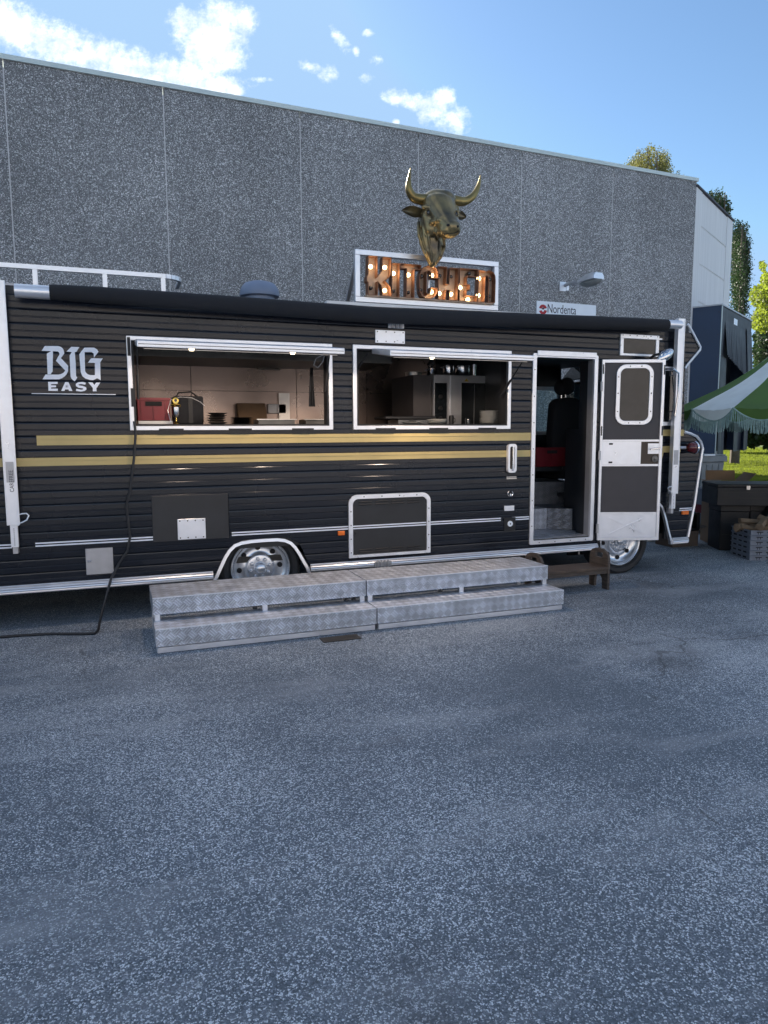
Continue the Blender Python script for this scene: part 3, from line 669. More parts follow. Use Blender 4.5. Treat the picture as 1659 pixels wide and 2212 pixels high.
# siding boards: one object per unbroken run
while True:
    z0 = .345+pitch*k; z1 = min(z0+pitch, ZR-.03); k += 1
    if z0 > ZR-.08: break
    tl = [0,.05,.12,.44,.48,.52,.56,.92,1.0]; yl = [.008,.001,-.001,-.0015,.0015,.0015,-.001,-.001,.001]
    zs_ = [z0+(z1-z0)*t for t in tl]
    allz = sorted(set([round(z, 4) for z in zs_] + [round(b, 4) for b in zbreak if z0+.002 < b < z1-.002]))
    prof = lambda z: float(np.interp((z-z0)/(z1-z0), tl, yl))
    segs = []
    for a, b in zip(allz, allz[1:]):
        zm = (a+b)/2; ca, cb = cuts(a+1e-5, zm), cuts(b-1e-5, zm)
        la_ = [-2.6]+[q[1] for q in ca]; ra = [q[0] for q in ca]+[xr_(a)]
        lb = [-2.6]+[q[1] for q in cb]; rb = [q[0] for q in cb]+[xr_(b)]
        for i in range(len(la_)):
            if ra[i]-la_[i] > .01: segs.append([la_[i], ra[i], lb[i], rb[i], a, b, prof(a), prof(b)])
    groups = []
    for s_ in segs:
        lo, hi = min(s_[0], s_[2]), max(s_[1], s_[3]); hit = [g_ for g_ in groups if any(min(q[0],q[2]) < hi and max(q[1],q[3]) > lo for q in g_)]
        ng = [s_]
        for g_ in hit: ng += g_; groups.remove(g_)
        groups.append(ng)
    for g_ in groups:
        mb = MB()
        for (l0, r0_, l1, r1, a, b, ya, yb) in g_:
            mb.hexa([(l0,Y0+ya,a),(r0_,Y0+ya,a),(r0_,Y0+.018,a),(l0,Y0+.018,a),(l1,Y0+yb,b),(r1,Y0+yb,b),(r1,Y0+.018,b),(l1,Y0+.018,b)])
        mb.build('siding_board', 'black_paint', truck)
sh_ops = [W1, W2, DO, CW, (.80,1.66,.3,.55), (4.9,5.80,.3,.78)]
gridwall(MB(), (-2.6, 5.95), (.36, ZR), sh_ops, Y0+.020, Y0+.055).build('side_wall', 'black_flat', truck)
# upper wall above the boards, roof, ends, far side, floor
MB().box(-2.6, 6.02, Y0+.02, YB, ZR-.02, ZR+.03).build('roof', 'black_flat', truck)
MB().box(-2.6, 5.98, Y0-.004, Y0+.05, ZR-.03, ZR+.034).build('roof_edge', 'black_flat', truck)
gridwall(MB(), (-2.6, 5.95), (.36, ZR-.02), [(5.38,5.92,1.55,2.16)], YB-.04, YB).build('far_wall', 'black_flat', truck)
MB().box(-2.6, -2.56, Y0+.056, YB-.042, .36, ZR-.022).build('rear_wall', 'black_flat', truck)
MB().box(-2.55, 4.0, Y0+.056, YB-.042, .62, .66).build('floor', 'steel_dark', truck)
MB().box(-2.55, 4.85, Y0+.12, YB-.1, .40, .455).build('underbody', 'iron', truck)
MB().box(5.0, 5.9, Y0+.09, YB-.042, .80, .84).build('cab_floor', 'black_flat', truck)
# nose: windscreen posts and bonnet
nz_ = [(xr_(z), z) for z in (.36,.6,.9,1.15,1.34,1.42,1.50,1.545)]
nose = MB()
for (xa, za), (xb, zb) in zip(nz_, nz_[1:]):
    nose.hexa([(xa-.03,Y0+.03,za),(xa,Y0+.03,za),(xa,YB,za),(xa-.03,YB,za),(xb-.03,Y0+.03,zb),(xb,Y0+.03,zb),(xb,YB,zb),(xb-.03,YB,zb)])
nose.build('nose_panel', 'black_flat', truck)
MB().box(5.9, 6.25, Y0+.03, YB, 1.50, 1.53).build('dashboard', 'black_flat', truck)
vx = [(xr_(z), z) for z in (2.27, 2.35, 2.49, 2.62, 2.72)]
vs_ = MB()
for (xa, za), (xb, zb) in zip(vx, vx[1:]):
    vs_.hexa([(xa-.02,Y0+.03,za),(xa,Y0+.03,za),(xa,YB,za),(xa-.02,YB,za),(xb-.02,Y0+.03,zb),(xb,Y0+.03,zb),(xb,YB,zb),(xb-.02,YB,zb)])
vs_.build('front_cap', 'glass_dark', truck)
MB().box(5.955, 5.965, Y0+.05, YB-.05, 1.56, 2.24).build('windscreen', 'glass', truck)
for y in (Y0+.04, 7.45, YB-.04): MB().box(5.92, 5.97, y-.03, y+.03, 1.53, 2.30).build('windscreen_post', 'black_flat', truck)
# nose trims
def poly3(pxs, Y): return [P3(u, v, Y) for u, v in pxs]
MB().tube(poly3([(1486,700),(1494,714),(1513,750),(1512,756),(1484,789),(1480,796)], Y0-.01), .013, 6).build('nose_trim', 'alu_bright', truck)
MB().tube(poly3([(1478,933),(1492,937),(1505,943),(1514,955),(1518,970),(1516,980),(1510,1020),(1500,1090),(1486,1160)], Y0-.01), .016, 6).build('nose_trim', 'alu_bright', truck)
MB().box(5.885, 5.935, Y0-.02, Y0+.0, 1.555, 2.3).build('windscreen_post', 'glass_dark', truck)
# skirt rails (ribbed aluminium)
def rail(xa, xb, nm='skirt_rail'):
    mb = MB(); pr = []
    for i in range(13):
        t = i/12; a = -math.pi/2+math.pi*t*.98; pr.append((-.028*math.cos(a)-.002-(.005 if i % 2 else 0), .332+.036*math.sin(a)*-1))
    pr = [(Y0+.03, .372)] + [(Y0+y, z) for y, z in pr] + [(Y0+.03, .292)]
    n_ = len(pr); vs = [(xa, y, z) for y, z in pr]+[(xb, y, z) for y, z in pr]
    mb.add(vs, [(i, i+1, n_+i+1, n_+i) for i in range(n_-1)] + [tuple(range(n_)), tuple(range(2*n_-1, n_-1, -1)), (n_-1,0,n_,2*n_-1)])
    return mb.build(nm, 'alu', truck)
rail(-2.6, .775); rail(1.66, 4.86); rail(5.885, 6.11)
# wheel arch trims
def arch_trim(pts, name='wheel_arch_trim'):
    n_ = len(pts); mb = MB()
    for i in range(n_-1):
        a, b = Vector((pts[i][0],0,pts[i][1])), Vector((pts[i+1][0],0,pts[i+1][1]))
    cen = Vector((sum(p[0] for p in pts)/n_, 0, .33)); vs = []
    for i in range(n_):
        a = Vector((pts[max(i-1,0)][0],0,pts[max(i-1,0)][1])); b = Vector((pts[min(i+1,n_-1)][0],0,pts[min(i+1,n_-1)][1]))
        d = (b-a).normalized(); nn_ = Vector((-d.z,0,d.x)); p = Vector((pts[i][0],0,pts[i][1]))
        q = p+nn_*.027
        vs += [(p.x,Y0-.014,p.z),(q.x,Y0-.020,q.z),(q.x,Y0+.02,q.z),(p.x,Y0+.05,p.z)]
    fs = []
    for i in range(n_-1):
        for j in range(4): fs.append((i*4+j, i*4+(j+1)%4, i*4+4+(j+1)%4, i*4+4+j))
    fs += [(0,1,2,3), ((n_-1)*4+3,(n_-1)*4+2,(n_-1)*4+1,(n_-1)*4)]
    return mb.add(vs, fs).build(name, 'alu', truck)
zz = np.linspace(.30, .60, 9)
l_ = [(.775,.29),(.80,.335),(.84,.42),(.875,.49),(.915,.55),(.965,.595),(1.03,.617),(1.12,.627),(1.25,.630),(1.36,.628),(1.43,.615),(1.49,.585),(1.53,.54),(1.57,.475),(1.61,.40),(1.645,.335),(1.66,.29)]
arch_trim(l_[::-1])
l2 = [(5.62,.80),(5.68,.785),(5.73,.74),(5.77,.66),(5.80,.58),(5.84,.46),(5.885,.34),(5.89,.30)]
arch_trim(l2[::-1])
MB().box(.80, 1.66, Y0+.35, Y0+.40, .3, .75).build('wheel_well', 'dark_void', truck)
MB().box(.78, 1.70, Y0+.056, Y0+.40, .75, .78).build('wheel_well', 'dark_void', truck)
MB().box(4.86, 5.86, Y0+.5, Y0+.54, .15, .80).build('wheel_well', 'dark_void', truck)
# wheels
def wheel(x, y, z, label):
    wname = 'wheel'; wl = MB(); wl.lathe([(.27,.0),(.30,-.045),(.335,-.055),(.362,-.035),(.370,.0),(.370,.18),(.33,.22),(.20,.22)], o=(x,y,z), ax='y', n=48)
    wo_ = wl.build(wname, 'rubber', truck, smooth=True, label=label)
    rim = MB().lathe([(.272,-.01),(.272,-.03),(.262,-.036),(.254,-.03),(.250,-.012),(.235,.012),(.205,.032),(.165,.036),(.128,.022),(.118,.006),(.112,.004),(.06,.004),(.0,.004)], o=(x,y,z), ax='y', n=48).build('rim', 'wheel_metal', wo_, smooth=True)
    hub = MB().lathe([(0,-.052),(.022,-.050),(.040,-.042),(.050,-.028),(.056,-.004),(.058,.005)], o=(x,y,z), ax='y', n=24).build('hub_cap', 'wheel_metal', wo_, smooth=True)
    for i in range(8):
        a = 2*math.pi*(i+.35)/8
        MB().lathe([(0,-.022),(.010,-.020),(.0165,-.012),(.0175,.0),(.0175,.006)], o=(x+.088*math.cos(a),y,z+.088*math.sin(a)), ax='y', n=12).build('wheel_nut', 'wheel_metal', wo_, smooth=True)
        a = 2*math.pi*(i+.1)/8
        ca, sa = x+.188*math.cos(a), z+.188*math.sin(a)
        MB().lathe([(0,.026),(.0225,.026),(.0235,.022),(.0235,.034)], o=(ca,y,sa), ax='y', n=16).build('hand_hole', 'dark_void', wo_)
wheel(1.215, Y0+.10, .345, 'rear wheel with a polished eight-hole rim'); wheel(5.225, Y0+.09, .358, 'front wheel partly hidden under the open door')
wheel(1.215, YB-.3, .37, 'far rear wheel'); 
# gold stripes
def strip(xa, xb, za, zb, m_, nm, y=.004, rib=True):
    mb = MB().box(xa, xb, Y0-.001-y, Y0+.012, za, zb)
    if rib: mb.box(xa, xb, Y0-.004-y, Y0-.0015-y, za+(zb-za)*.62, za+(zb-za)*.72)
    return mb.build(nm, m_, truck, bevel=0)
strip(-.565, 4.0, 1.487, 1.565, 'gold', 'gold_stripe'); strip(-2.6, 4.0, 1.322, 1.388, 'gold', 'gold_stripe')
strip(5.0, 5.99, 1.520, 1.590, 'gold', 'gold_stripe'); 
gs = [P(*c5(x, y)) for x, y in ((1395,1035),(1535,1022),(1590,1022),(1590,1085),(1430,1090),(1355,1370),(1310,1370))]
MB().prism(gs, Y0-.005, Y0+.01).build('gold_stripe', 'gold', truck)
for (a, b) in ((-2.6,-.79),(-.62,.285),(.95,2.045),(2.865,3.665),(3.80,4.0),(5.98,6.16)):
    for z in (.672, .694): MB().box(a, b, Y0-.006, Y0+.01, z, z+.011).build('pinstripe', 'decal_white', truck)
# BIG EASY lettering
def dec(pts, y, name, par, m_='decal_white', crop_=c1):
    return MB().prism([P(*crop_(*p)) for p in pts], Y0-.004-y, Y0-.0015-y).build(name, m_, par)
bigs = [('B', [[(555,1080),(612,1048),(628,1056),(624,1290),(600,1325),(565,1325)],
  [(495,1047),(530,990),(690,991),(720,1000),(745,1020),(758,1048),(762,1080),(722,1133),(695,1112),(706,1088),(700,1068),(684,1055),(585,1050)],
  [(722,1133),(695,1105),(664,1165),(775,1283),(808,1225)],
  [(808,1225),(806,1290),(790,1325),(765,1352),(735,1372),(700,1385),(505,1385),(540,1328),(690,1329),(725,1322),(752,1308),(775,1280)]]),
 ('I', [[(845,1000),(942,1003),(905,1060),(886,1062),(898,1200),(902,1345),(917,1368),(885,1410),(845,1375),(836,1345),(825,1105),(850,1062),(790,1055)]]),
 ('G', [[(1000,1010),(1115,1010),(1150,1030),(1166,1060),(1113,1130),(1110,1080),(1085,1062),(1003,1063),(1008,1285),(1020,1308),(1040,1325),(1070,1335),(1125,1335),(1125,1190),(1042,1188),(1080,1135),(1218,1138),(1187,1185),(1192,1395),(1150,1372),(1105,1395),(1065,1392),(1010,1375),(975,1345),(957,1300),(940,1090),(965,1052)]])]
for nm, polys in bigs:
    mb = MB()
    for i, p in enumerate(polys): mb.prism([P(*c1(*q)) for q in p], Y0-.006-.0004*i, Y0-.003+.0003*i)
    mb.build('letter', 'decal_white', truck, label='tall white letter %s of the side lettering' % nm)
for nm, p in (('E', [(570,1415),(683,1415),(683,1440),(605,1442),(605,1455),(665,1457),(665,1478),(607,1480),(607,1495),(685,1495),(685,1522),(575,1520)]),
   ('A', [(725,1522),(772,1418),(812,1418),(858,1522),(818,1522),(812,1504),(800,1504),(792,1478),(806,1482),(792,1450),(778,1480),(792,1478),(800,1504),(772,1504),(765,1522)]),
   ('S', [(1018,1425),(1010,1449),(960,1440),(932,1445),(936,1456),(985,1464),(1020,1478),(1026,1503),(1005,1522),(960,1530),(900,1522),(905,1497),(960,1508),(988,1502),(982,1492),(930,1485),(900,1465),(898,1438),(925,1420),(975,1415)]),
   ('Y', [(1045,1420),(1095,1422),(1118,1452),(1140,1424),(1190,1424),(1142,1490),(1145,1527),(1100,1527),(1100,1488)])):
    dec(p, .001, 'letter', truck).__setitem__('label', 'small white letter %s under the tall lettering' % nm)
dec([(375,1549),(1370,1561),(1370,1569),(375,1557)], .001, 'underline', truck)
# plain panels and plates on the side
MB().box(.285, .925, Y0-.006, Y0+.015, .655, 1.05).build('flat_panel', 'black_flat', truck, bevel=.003)
def plate(u0, v0, u1, v1, nm='cover_plate', m_='alu_bright', y=.012, screws=True, dep=.0):
    (a, zt_), (b, zb_) = P(u0, v0, Y0-y), P(u1, v1, Y0-y)
    o = MB().box(a, b, Y0-y, Y0-dep, min(zt_, zb_), max(zt_, zb_)).build(nm, m_, truck, bevel=.0025)
    if screws:
        for i in range(4):
            for zz_ in (min(zt_,zb_)+.016, max(zt_,zb_)-.016):
                x = a+.02+(b-a-.04)*i/3; MB().lathe([(0,-.004),(.005,-.003),(.006,0)], o=(x, Y0-y, zz_), ax='y', n=8).build('screw', 'iron', o)
    return o
plate(383, 1122, 445, 1163); hp_ = plate(184, 1186, 246, 1238, 'access_flap', 'alu_dull', .016, False)
x_, z_ = P(192, 1212, Y0-.02); MB().box(x_-.012, x_+.02, Y0-.03, Y0-.016, z_-.008, z_+.008).build('latch', 'chrome', hp_)
plate(811, 712, 875, 743); pl = plate(839, 697, 873, 710, 'awning_bracket', 'alu', .012, False)
for i in range(3):
    x_, z_ = P(847+9*i, 704, Y0-.02); MB().box(x_-.012, x_+.012, Y0-.045, Y0-.012, z_-.02, z_+.02).build('bracket_clip', 'alu_dull', pl, bevel=.003)
(a, zt_), (b, zb_) = P(751,1062), P(930,1205); zt_ = .995; a, b = 2.035, 2.872
po = rr(a, b, .400, zt_, .085, 6, bottom=False); pi_ = rr(a+.038, b-.038, .425, zt_-.038, .055, 6, bottom=False)
lk = MB().ring(po, pi_, Y0-.022, Y0+.004).build('locker_frame', 'alu_bright', truck)
ld = MB().prism(rr(a+.040, b-.040, .428, zt_-.041, .052, 6, bottom=False), Y0-.010, Y0+.012).build('locker_door', 'black_flat', truck)
for z in (.672, .694): MB().box(a+.04, b-.04, Y0-.0135, Y0-.0105, z, z+.011).build('pinstripe', 'decal_white', ld)
for z in (.465, .92):
    for i in range(4):
        x = a+.10+i*.165
        for q in (0, .024): MB().box(x, x+.13, Y0-.018, Y0-.0105, z-q, z-q+.012).build('vent_louvre', 'black_plastic', ld, bevel=.003)
MB().lathe([(0,-.016),(.016,-.015),(.018,-.01)], o=(a+.06, Y0, .635), ax='y', n=16).build('lock', 'black_plastic', ld, smooth=True)
for q in [(a+.019, .45+.13*i) for i in range(5)] + [(b-.019, .45+.13*i) for i in range(5)] + [(a+.15+.18*i, zt_-.019) for i in range(4)]:
    MB().lathe([(0,-.0255),(.005,-.0245),(.006,-.022)], o=(q[0], Y0, q[1]), ax='y', n=8).build('screw', 'iron', lk)
plate(731, 1148, 745, 1156, 'side_marker', 'orange', .022, False); plate(1475, 1104, 1488, 1111, 'side_marker', 'orange', .022, False)
# fuel flap, badge, keyhole and grab handle beside the door
gh = P(1106, 990, Y0-.03)
po = rr(gh[0]-.050, gh[0]+.050, gh[1]-.145, gh[1]+.145, .03, 4); pi_ = rr(gh[0]-.028, gh[0]+.026, gh[1]-.11, gh[1]+.118, .018, 4)
hb = MB().ring(po, pi_, Y0-.04, Y0-.006).build('grab_handle', 'alu_bright', truck); MB().prism(rr(gh[0]-.027, gh[0]+.025, gh[1]-.109, gh[1]+.117, .018, 4), Y0-.012, Y0-.005).build('handle_recess', 'brown_panel', hb)
MB().tube([(gh[0], Y0-.05, gh[1]-.125),(gh[0], Y0-.055, gh[1]),(gh[0], Y0-.05, gh[1]+.12)], .010, 8).build('handle_bar', 'chrome', hb, smooth=True)
bx_, bz_ = P(1104, 1032); bd_ = MB().box(bx_-.055, bx_+.055, Y0-.010, Y0-.003, bz_-.006, bz_+.014).box(bx_-.060, bx_+.060, Y0-.012, Y0-.004, bz_-.012, bz_-.0065).build('badge', 'steel', truck)
for i in range(9): MB().box(bx_-.046+i*.011, bx_-.040+i*.011, Y0-.0115, Y0-.0102, bz_-.001, bz_+.010).build('badge_relief', 'iron', bd_)
x_, z_ = P(1102, 1066)
MB().lathe([(.026,-.006),(.030,-.012),(.034,-.006)], o=(x_, Y0, z_), ax='y', n=20).build('lock', 'chrome', truck, smooth=True); MB().lathe([(0,-.012),(.012,-.012),(.013,-.002)], o=(x_, Y0, z_-.012), ax='y', n=12).build('lock', 'chrome', truck)
plate(1090, 1093, 1111, 1103, 'cover_plate', 'alu_bright', .010, False)
x_, z_ = P(1100.5, 1131); fl = MB().box(x_-.066, x_+.066, Y0-.012, Y0+.004, z_-.075, z_+.065).build('socket_box', 'black_plastic', truck, bevel=.004)
MB().lathe([(0,-.020),(.028,-.020),(.030,-.016),(.030,-.011)], o=(x_, Y0, z_), ax='y', n=20).build('socket_cap', 'white_enamel', fl); MB().lathe([(0,-.024),(.007,-.024),(.008,-.02)], o=(x_, Y0, z_), ax='y', n=8).build('socket_pin', 'iron', fl)
# ---- serving windows
def serving(x0, x1, z0, z1, fw):
    t = .036
    f_ = MB().ring([(x0,z0),(x1,z0),(x1,z1),(x0,z1)], [(x0+t,z0+t),(x1-t,z0+t),(x1-t,z1-t),(x0+t,z1-t)], Y0-.024, Y0+.004).build('window_frame', 'alu', truck, bevel=.003)
    MB().ring([(x0+t-.004,z0+t-.004),(x1-t+.004,z0+t-.004),(x1-t+.004,z1-t+.004),(x0+t-.004,z1-t+.004)], [(x0+t+.016,z0+t+.012),(x1-t-.016,z0+t+.012),(x1-t-.016,z1-t-.012),(x0+t+.016,z1-t-.012)], Y0-.012, Y0+.10).build('window_liner', 'black_plastic', f_)
    for q in (.13, .46, .78):
        xx = x0+(x1-x0)*q; MB().box(xx, xx+.20, Y0-.028, Y0-.0245, z0-.004, z0+.014).build('rubber_catch', 'black_plastic', f_)
    return f_
fr1 = serving(.140, 1.892, 1.603, 2.372, 1); fr2 = serving(2.088, 3.752, 1.603, 2.375, 1)
for (u, v) in ((273, 745), (281, 855)): 
    x_, z_ = P(u+5, v); MB().box(x_-.012, x_+.012, Y0-.029, Y0-.0245, z_-.09, z_+.06).build('rubber_catch', 'black_plastic', fr1)
def flap(x0, x1, parent):
    ya, yb = Y0-.02, Y0-.49
    za, zb = 2.325, 2.262
    q = MB().hexa([(x0,yb,zb-.028),(x1,yb,zb-.028),(x1,ya,za-.028),(x0,ya,za-.028),(x0,yb,zb+.022),(x1,yb,zb+.022),(x1,ya,za+.022),(x0,ya,za+.022)]).build('lifted_flap', 'alu', parent, bevel=.004)
    MB().box(x0+.01, x1-.01, yb-.004, yb+.004, zb-.006, zb-.002).build('flap_seam', 'iron', q)
    MB().hexa([(x0+.05,yb+.05,zb-.0355),(x1-.05,yb+.05,zb-.0355),(x1-.05,ya-.03,za-.037),(x0+.05,ya-.03,za-.037),(x0+.05,yb+.05,zb-.030),(x1-.05,yb+.05,zb-.030),(x1-.05,ya-.03,za-.030),(x0+.05,ya-.03,za-.030)]).build('flap_lining', 'steel', q)
    return q, yb, zb
fA, yb_, zb_ = flap(.205, 1.86, fr1); fB, _, _ = flap(2.27, 3.72, fr2)
for (f__, xs_) in ((fA, (.62, 1.44)), (fB, (2.72,))):
    for x in xs_:
        MB().lathe([(0,.0),(.018,.0),(.022,.006),(.024,.012)], o=(x, yb_+.12, zb_-.030), ax='z', n=20).build('downlight', 'spot', f__)
        ld_ = bpy.data.lights.new('flap_light', 'SPOT'); ld_.energy = 8 if f__ is fA else 17; ld_.spot_size = R(168); ld_.shadow_soft_size = .03; ld_.color = (1,.78,.60)
        lo_ = bpy.data.objects.new('flap_light', ld_); COL.objects.link(lo_); lo_.parent = f__; lo_.location = Vector((x, yb_+.12, zb_-.04))-rootloc(f__)
for (x, nm) in ((.45, fr1), (1.50, fr1), (2.45, fr2), (3.35, fr2)):
    MB().box(x-.045, x+.045, Y0-.030, Y0-.0245, 2.340, 2.368).build('hinge', 'alu_bright', nm)
def strut(a, b, par):
    a, b = Vector(a), Vector(b); m_ = a.lerp(b, .45); MB().tube([a, m_], .012, 8).tube([m_, b], .006, 8).build('gas_strut', 'black_plastic', par)
strut((.215, Y0+.02, 1.86), (.222, Y0-.03, 2.30), fr1); strut((1.835, Y0+.02, 1.95), (1.845, Y0-.10, 2.30), fr1)
strut((3.66, Y0+.03, 1.93), (3.70, Y0-.33, 2.26), fr2); strut((2.15, Y0+.04, 2.16), (2.20, Y0-.12, 2.29), fr2)
lp = MB().tube([(1.80,Y0-.05,2.27),(1.74,Y0-.02,2.24),(1.72,Y0,2.18),(1.76,Y0,2.16),(1.80,Y0-.02,2.21),(1.81,Y0-.04,2.26)], .005, 6).build('cable_loop', 'alu_dull', fr1)
# ---- kitchen interior
YK = 8.50
splash = [(-2.5,.865),(.872,2.62),(2.627,4.0)]
for a, b in ((-2.5,.865),(.872,2.10),(2.107,3.0),(3.007,3.95)):
    for z0, z1 in ((.9, 2.055), (2.06, 2.60)): MB().box(a, b, YK, YK+.02, z0, z1).build('splash_panel', 'splash', truck)
MB().box(-2.5, 4.0, YK+.022, YK+.1, .66, 2.70).build('kitchen_lining', 'black_flat', truck)
hood = MB().hexa([(-2.5,YK-.85,2.37),(3.0,YK-.85,2.37),(3.0,YK-.01,2.33),(-2.5,YK-.01,2.33),(-2.5,YK-.85,2.71),(3.0,YK-.85,2.71),(3.0,YK-.01,2.71),(-2.5,YK-.01,2.71)]).build('extractor_hood', 'steel_dark', truck)
for i in range(30): MB().box(-.3+i*.09, -.3+i*.09+.045, YK-.868, YK-.852, 2.40, 2.68).build('filter_slat', 'steel_dark', hood)
MB().box(-2.5, 3.0, YK-.88, YK-.852, 2.345, 2.375).build('hood_lip', 'steel_dark', hood)
MB().box(-2.5, 3.98, Y0+.11, Y0+.72, 1.625, 1.655).build('counter', 'black_plastic', truck)
MB().box(-2.5, 3.98, Y0+.112, Y0+.70, .9, 1.62).build('counter_base', 'steel_dark', truck)
MB().box(-2.5, 3.3, YK-.75, YK-.01, .9, 1.60).build('stove_base', 'steel_dark', truck)
MB().box(3.98, 4.02, Y0+.06, 7.35, .66, 2.70).build('partition', 'black_flat', truck)
MB().box(4.02, 4.05, Y0+.056, Y0+.3, .45, 2.4).build('door_jamb', 'black_flat', truck)
a, b = P(600, 842, YK)[0], P(622, 842, YK)[0]; MB().box(a, a+.13, YK-.05, YK-.001, 1.60, 2.04).build('pipe_cover', 'steel', truck)
a, z = P(595, 884, YK); so = MB().box(a-.10, a+.12, YK-.05, YK-.002, z-.05, z+.06).build('wall_socket', 'alu_dull', truck, bevel=.004)
MB().box(a+.008, a+.012, YK-.053, YK-.0505, z-.05, z+.06).build('socket_seam', 'iron', so)
a, z = P(580, 797, YK-.1); MB().tube([(a-.12,YK-.1,z),(a+.14,YK-.1,z)], .012, 8).build('rail', 'steel', truck)
# ---- cab doorway: steps, floor and linings
dj = MB().ring(rr(4.005,4.80,.405,2.365,.01,1), rr(4.05,4.755,.445,2.325,.01,1), Y0-.018, Y0+.02).build('door_frame', 'alu', truck, bevel=.003)
MB().box(4.05, 4.77, Y0-.03, Y0-.0185, 2.338, 2.392).build('drip_rail', 'alu_bright', truck, bevel=.004)
MB().box(4.758, 4.80, Y0+.022, Y0+.10, .445, 2.32).build('door_jamb', 'alu_dull', truck); MB().box(4.775, 4.80, Y0+.102, Y0+.26, .445, 2.32).build('door_jamb', 'black_flat', truck)
for z in np.linspace(.6, 2.2, 7): MB().lathe([(0,-.0225),(.005,-.0215),(.006,-.018)], o=(4.026, Y0, z), ax='y', n=8).build('screw', 'iron', dj)
for x in np.linspace(4.12, 4.7, 4): MB().lathe([(0,-.0225),(.005,-.0215),(.006,-.018)], o=(x, Y0, .424), ax='y', n=8).build('screw', 'iron', dj)
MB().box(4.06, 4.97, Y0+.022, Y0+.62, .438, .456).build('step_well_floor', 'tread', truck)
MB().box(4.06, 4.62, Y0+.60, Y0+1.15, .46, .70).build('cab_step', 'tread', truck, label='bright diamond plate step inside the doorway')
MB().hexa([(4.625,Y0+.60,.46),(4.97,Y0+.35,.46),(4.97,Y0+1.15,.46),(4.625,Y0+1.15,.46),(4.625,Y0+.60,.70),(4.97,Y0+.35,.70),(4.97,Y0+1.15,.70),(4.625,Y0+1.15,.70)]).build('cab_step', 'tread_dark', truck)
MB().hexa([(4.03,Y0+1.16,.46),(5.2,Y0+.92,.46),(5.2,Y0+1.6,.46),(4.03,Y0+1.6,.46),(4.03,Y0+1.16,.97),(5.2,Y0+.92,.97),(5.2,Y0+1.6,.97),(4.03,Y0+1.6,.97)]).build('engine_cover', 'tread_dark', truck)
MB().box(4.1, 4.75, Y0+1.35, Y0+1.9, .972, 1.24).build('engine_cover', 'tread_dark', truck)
MB().box(4.02, 5.3, YB-.10, YB-.042, .66, 2.70).build('cab_lining', 'black_flat', truck) if False else None
MB().box(4.0, 5.94, Y0+.06, YB-.05, 2.44, 2.46).build('cab_ceiling', 'black_flat', truck)
MB().box(4.85, 4.9, Y0+.056, Y0+.6, .46, 1.6).build('cab_lining', 'black_flat', truck)
# seat
sc = P3(1237, 900, 7.35)
seat = MB()
seat.hexa([(sc.x-.24,7.15,1.0),(sc.x+.26,7.15,1.0),(sc.x+.26,7.7,1.0),(sc.x-.24,7.7,1.0),(sc.x-.24,7.15,1.16),(sc.x+.26,7.15,1.16),(sc.x+.26,7.7,1.16),(sc.x-.24,7.7,1.16)])
ob = seat.build('seat_base', 'fabric_black', truck, bevel=.05, seg=3, smooth=True)
bk = [P(u, v, 7.35) for u, v in ((1186,1010),(1186,950),(1190,890),(1192,872),(1200,862),(1225,858),(1240,860),(1254,870),(1264,890),(1275,930),(1276,1010))]
MB().prism(bk, 7.28, 7.44).build('seat_back', 'fabric_black', truck, bevel=.03, seg=3, smooth=True)
hx, hz = P(1219, 823, 7.35)[0], P(1219, 836, 7.35)[1]
hr = MB().ball((hx-.045, 7.36, hz-.01), (.085,.06,.09), 16, 10).ball((hx+.035, 7.34, hz+.01), (.105,.06,.105), 16, 10).build('headrest', 'fabric_black', truck, smooth=True)
MB().tube([(hx-.03,7.36,hz-.08),(hx-.03,7.36,hz-.2)], .008, 6).tube([(hx+.03,7.36,hz-.08),(hx+.03,7.36,hz-.2)], .008, 6).build('headrest_post', 'chrome', truck)
# far-side cab windows and steering wheel
for (a, b) in ((5.38, 5.92),): MB().ring(rr(a-.03,b+.02,1.52,2.19,.09,4), rr(a+.02,b-.03,1.57,2.14,.07,4), YB-.06, YB-.038).build('far_window_frame', 'alu_dull', truck); MB().box(a, b, YB-.022, YB-.016, 1.55, 2.16).build('far_window_pane', 'glass', truck)
swc = Vector((4.95, 7.95, 1.62)); sw = MB(); sw.tube([swc+Vector((.10*math.sin(t)*1.0, .20*math.cos(t), .16*math.sin(t))) for t in np.linspace(0, 2*math.pi, 21)], .012, 6).build('steering_wheel', 'black_plastic', truck, smooth=True)
cu = MB(); vs = []; fs = []
for i in range(25):
    for j in range(2): vs.append((5.90-.0*i, 7.78+i*.018, 1.58+j*.62)); vs[-1] = (5.88+.015*math.sin(i*1.4), vs[-1][1], vs[-1][2])
for i in range(24): fs.append((i*2, i*2+2, i*2+3, i*2+1))
cu.add(vs+[(x+.004,y,z) for x,y,z in vs], fs+[tuple(q+50 for q in f)[::-1] for f in fs]).build('curtain', 'curtain_blue', truck, smooth=True)
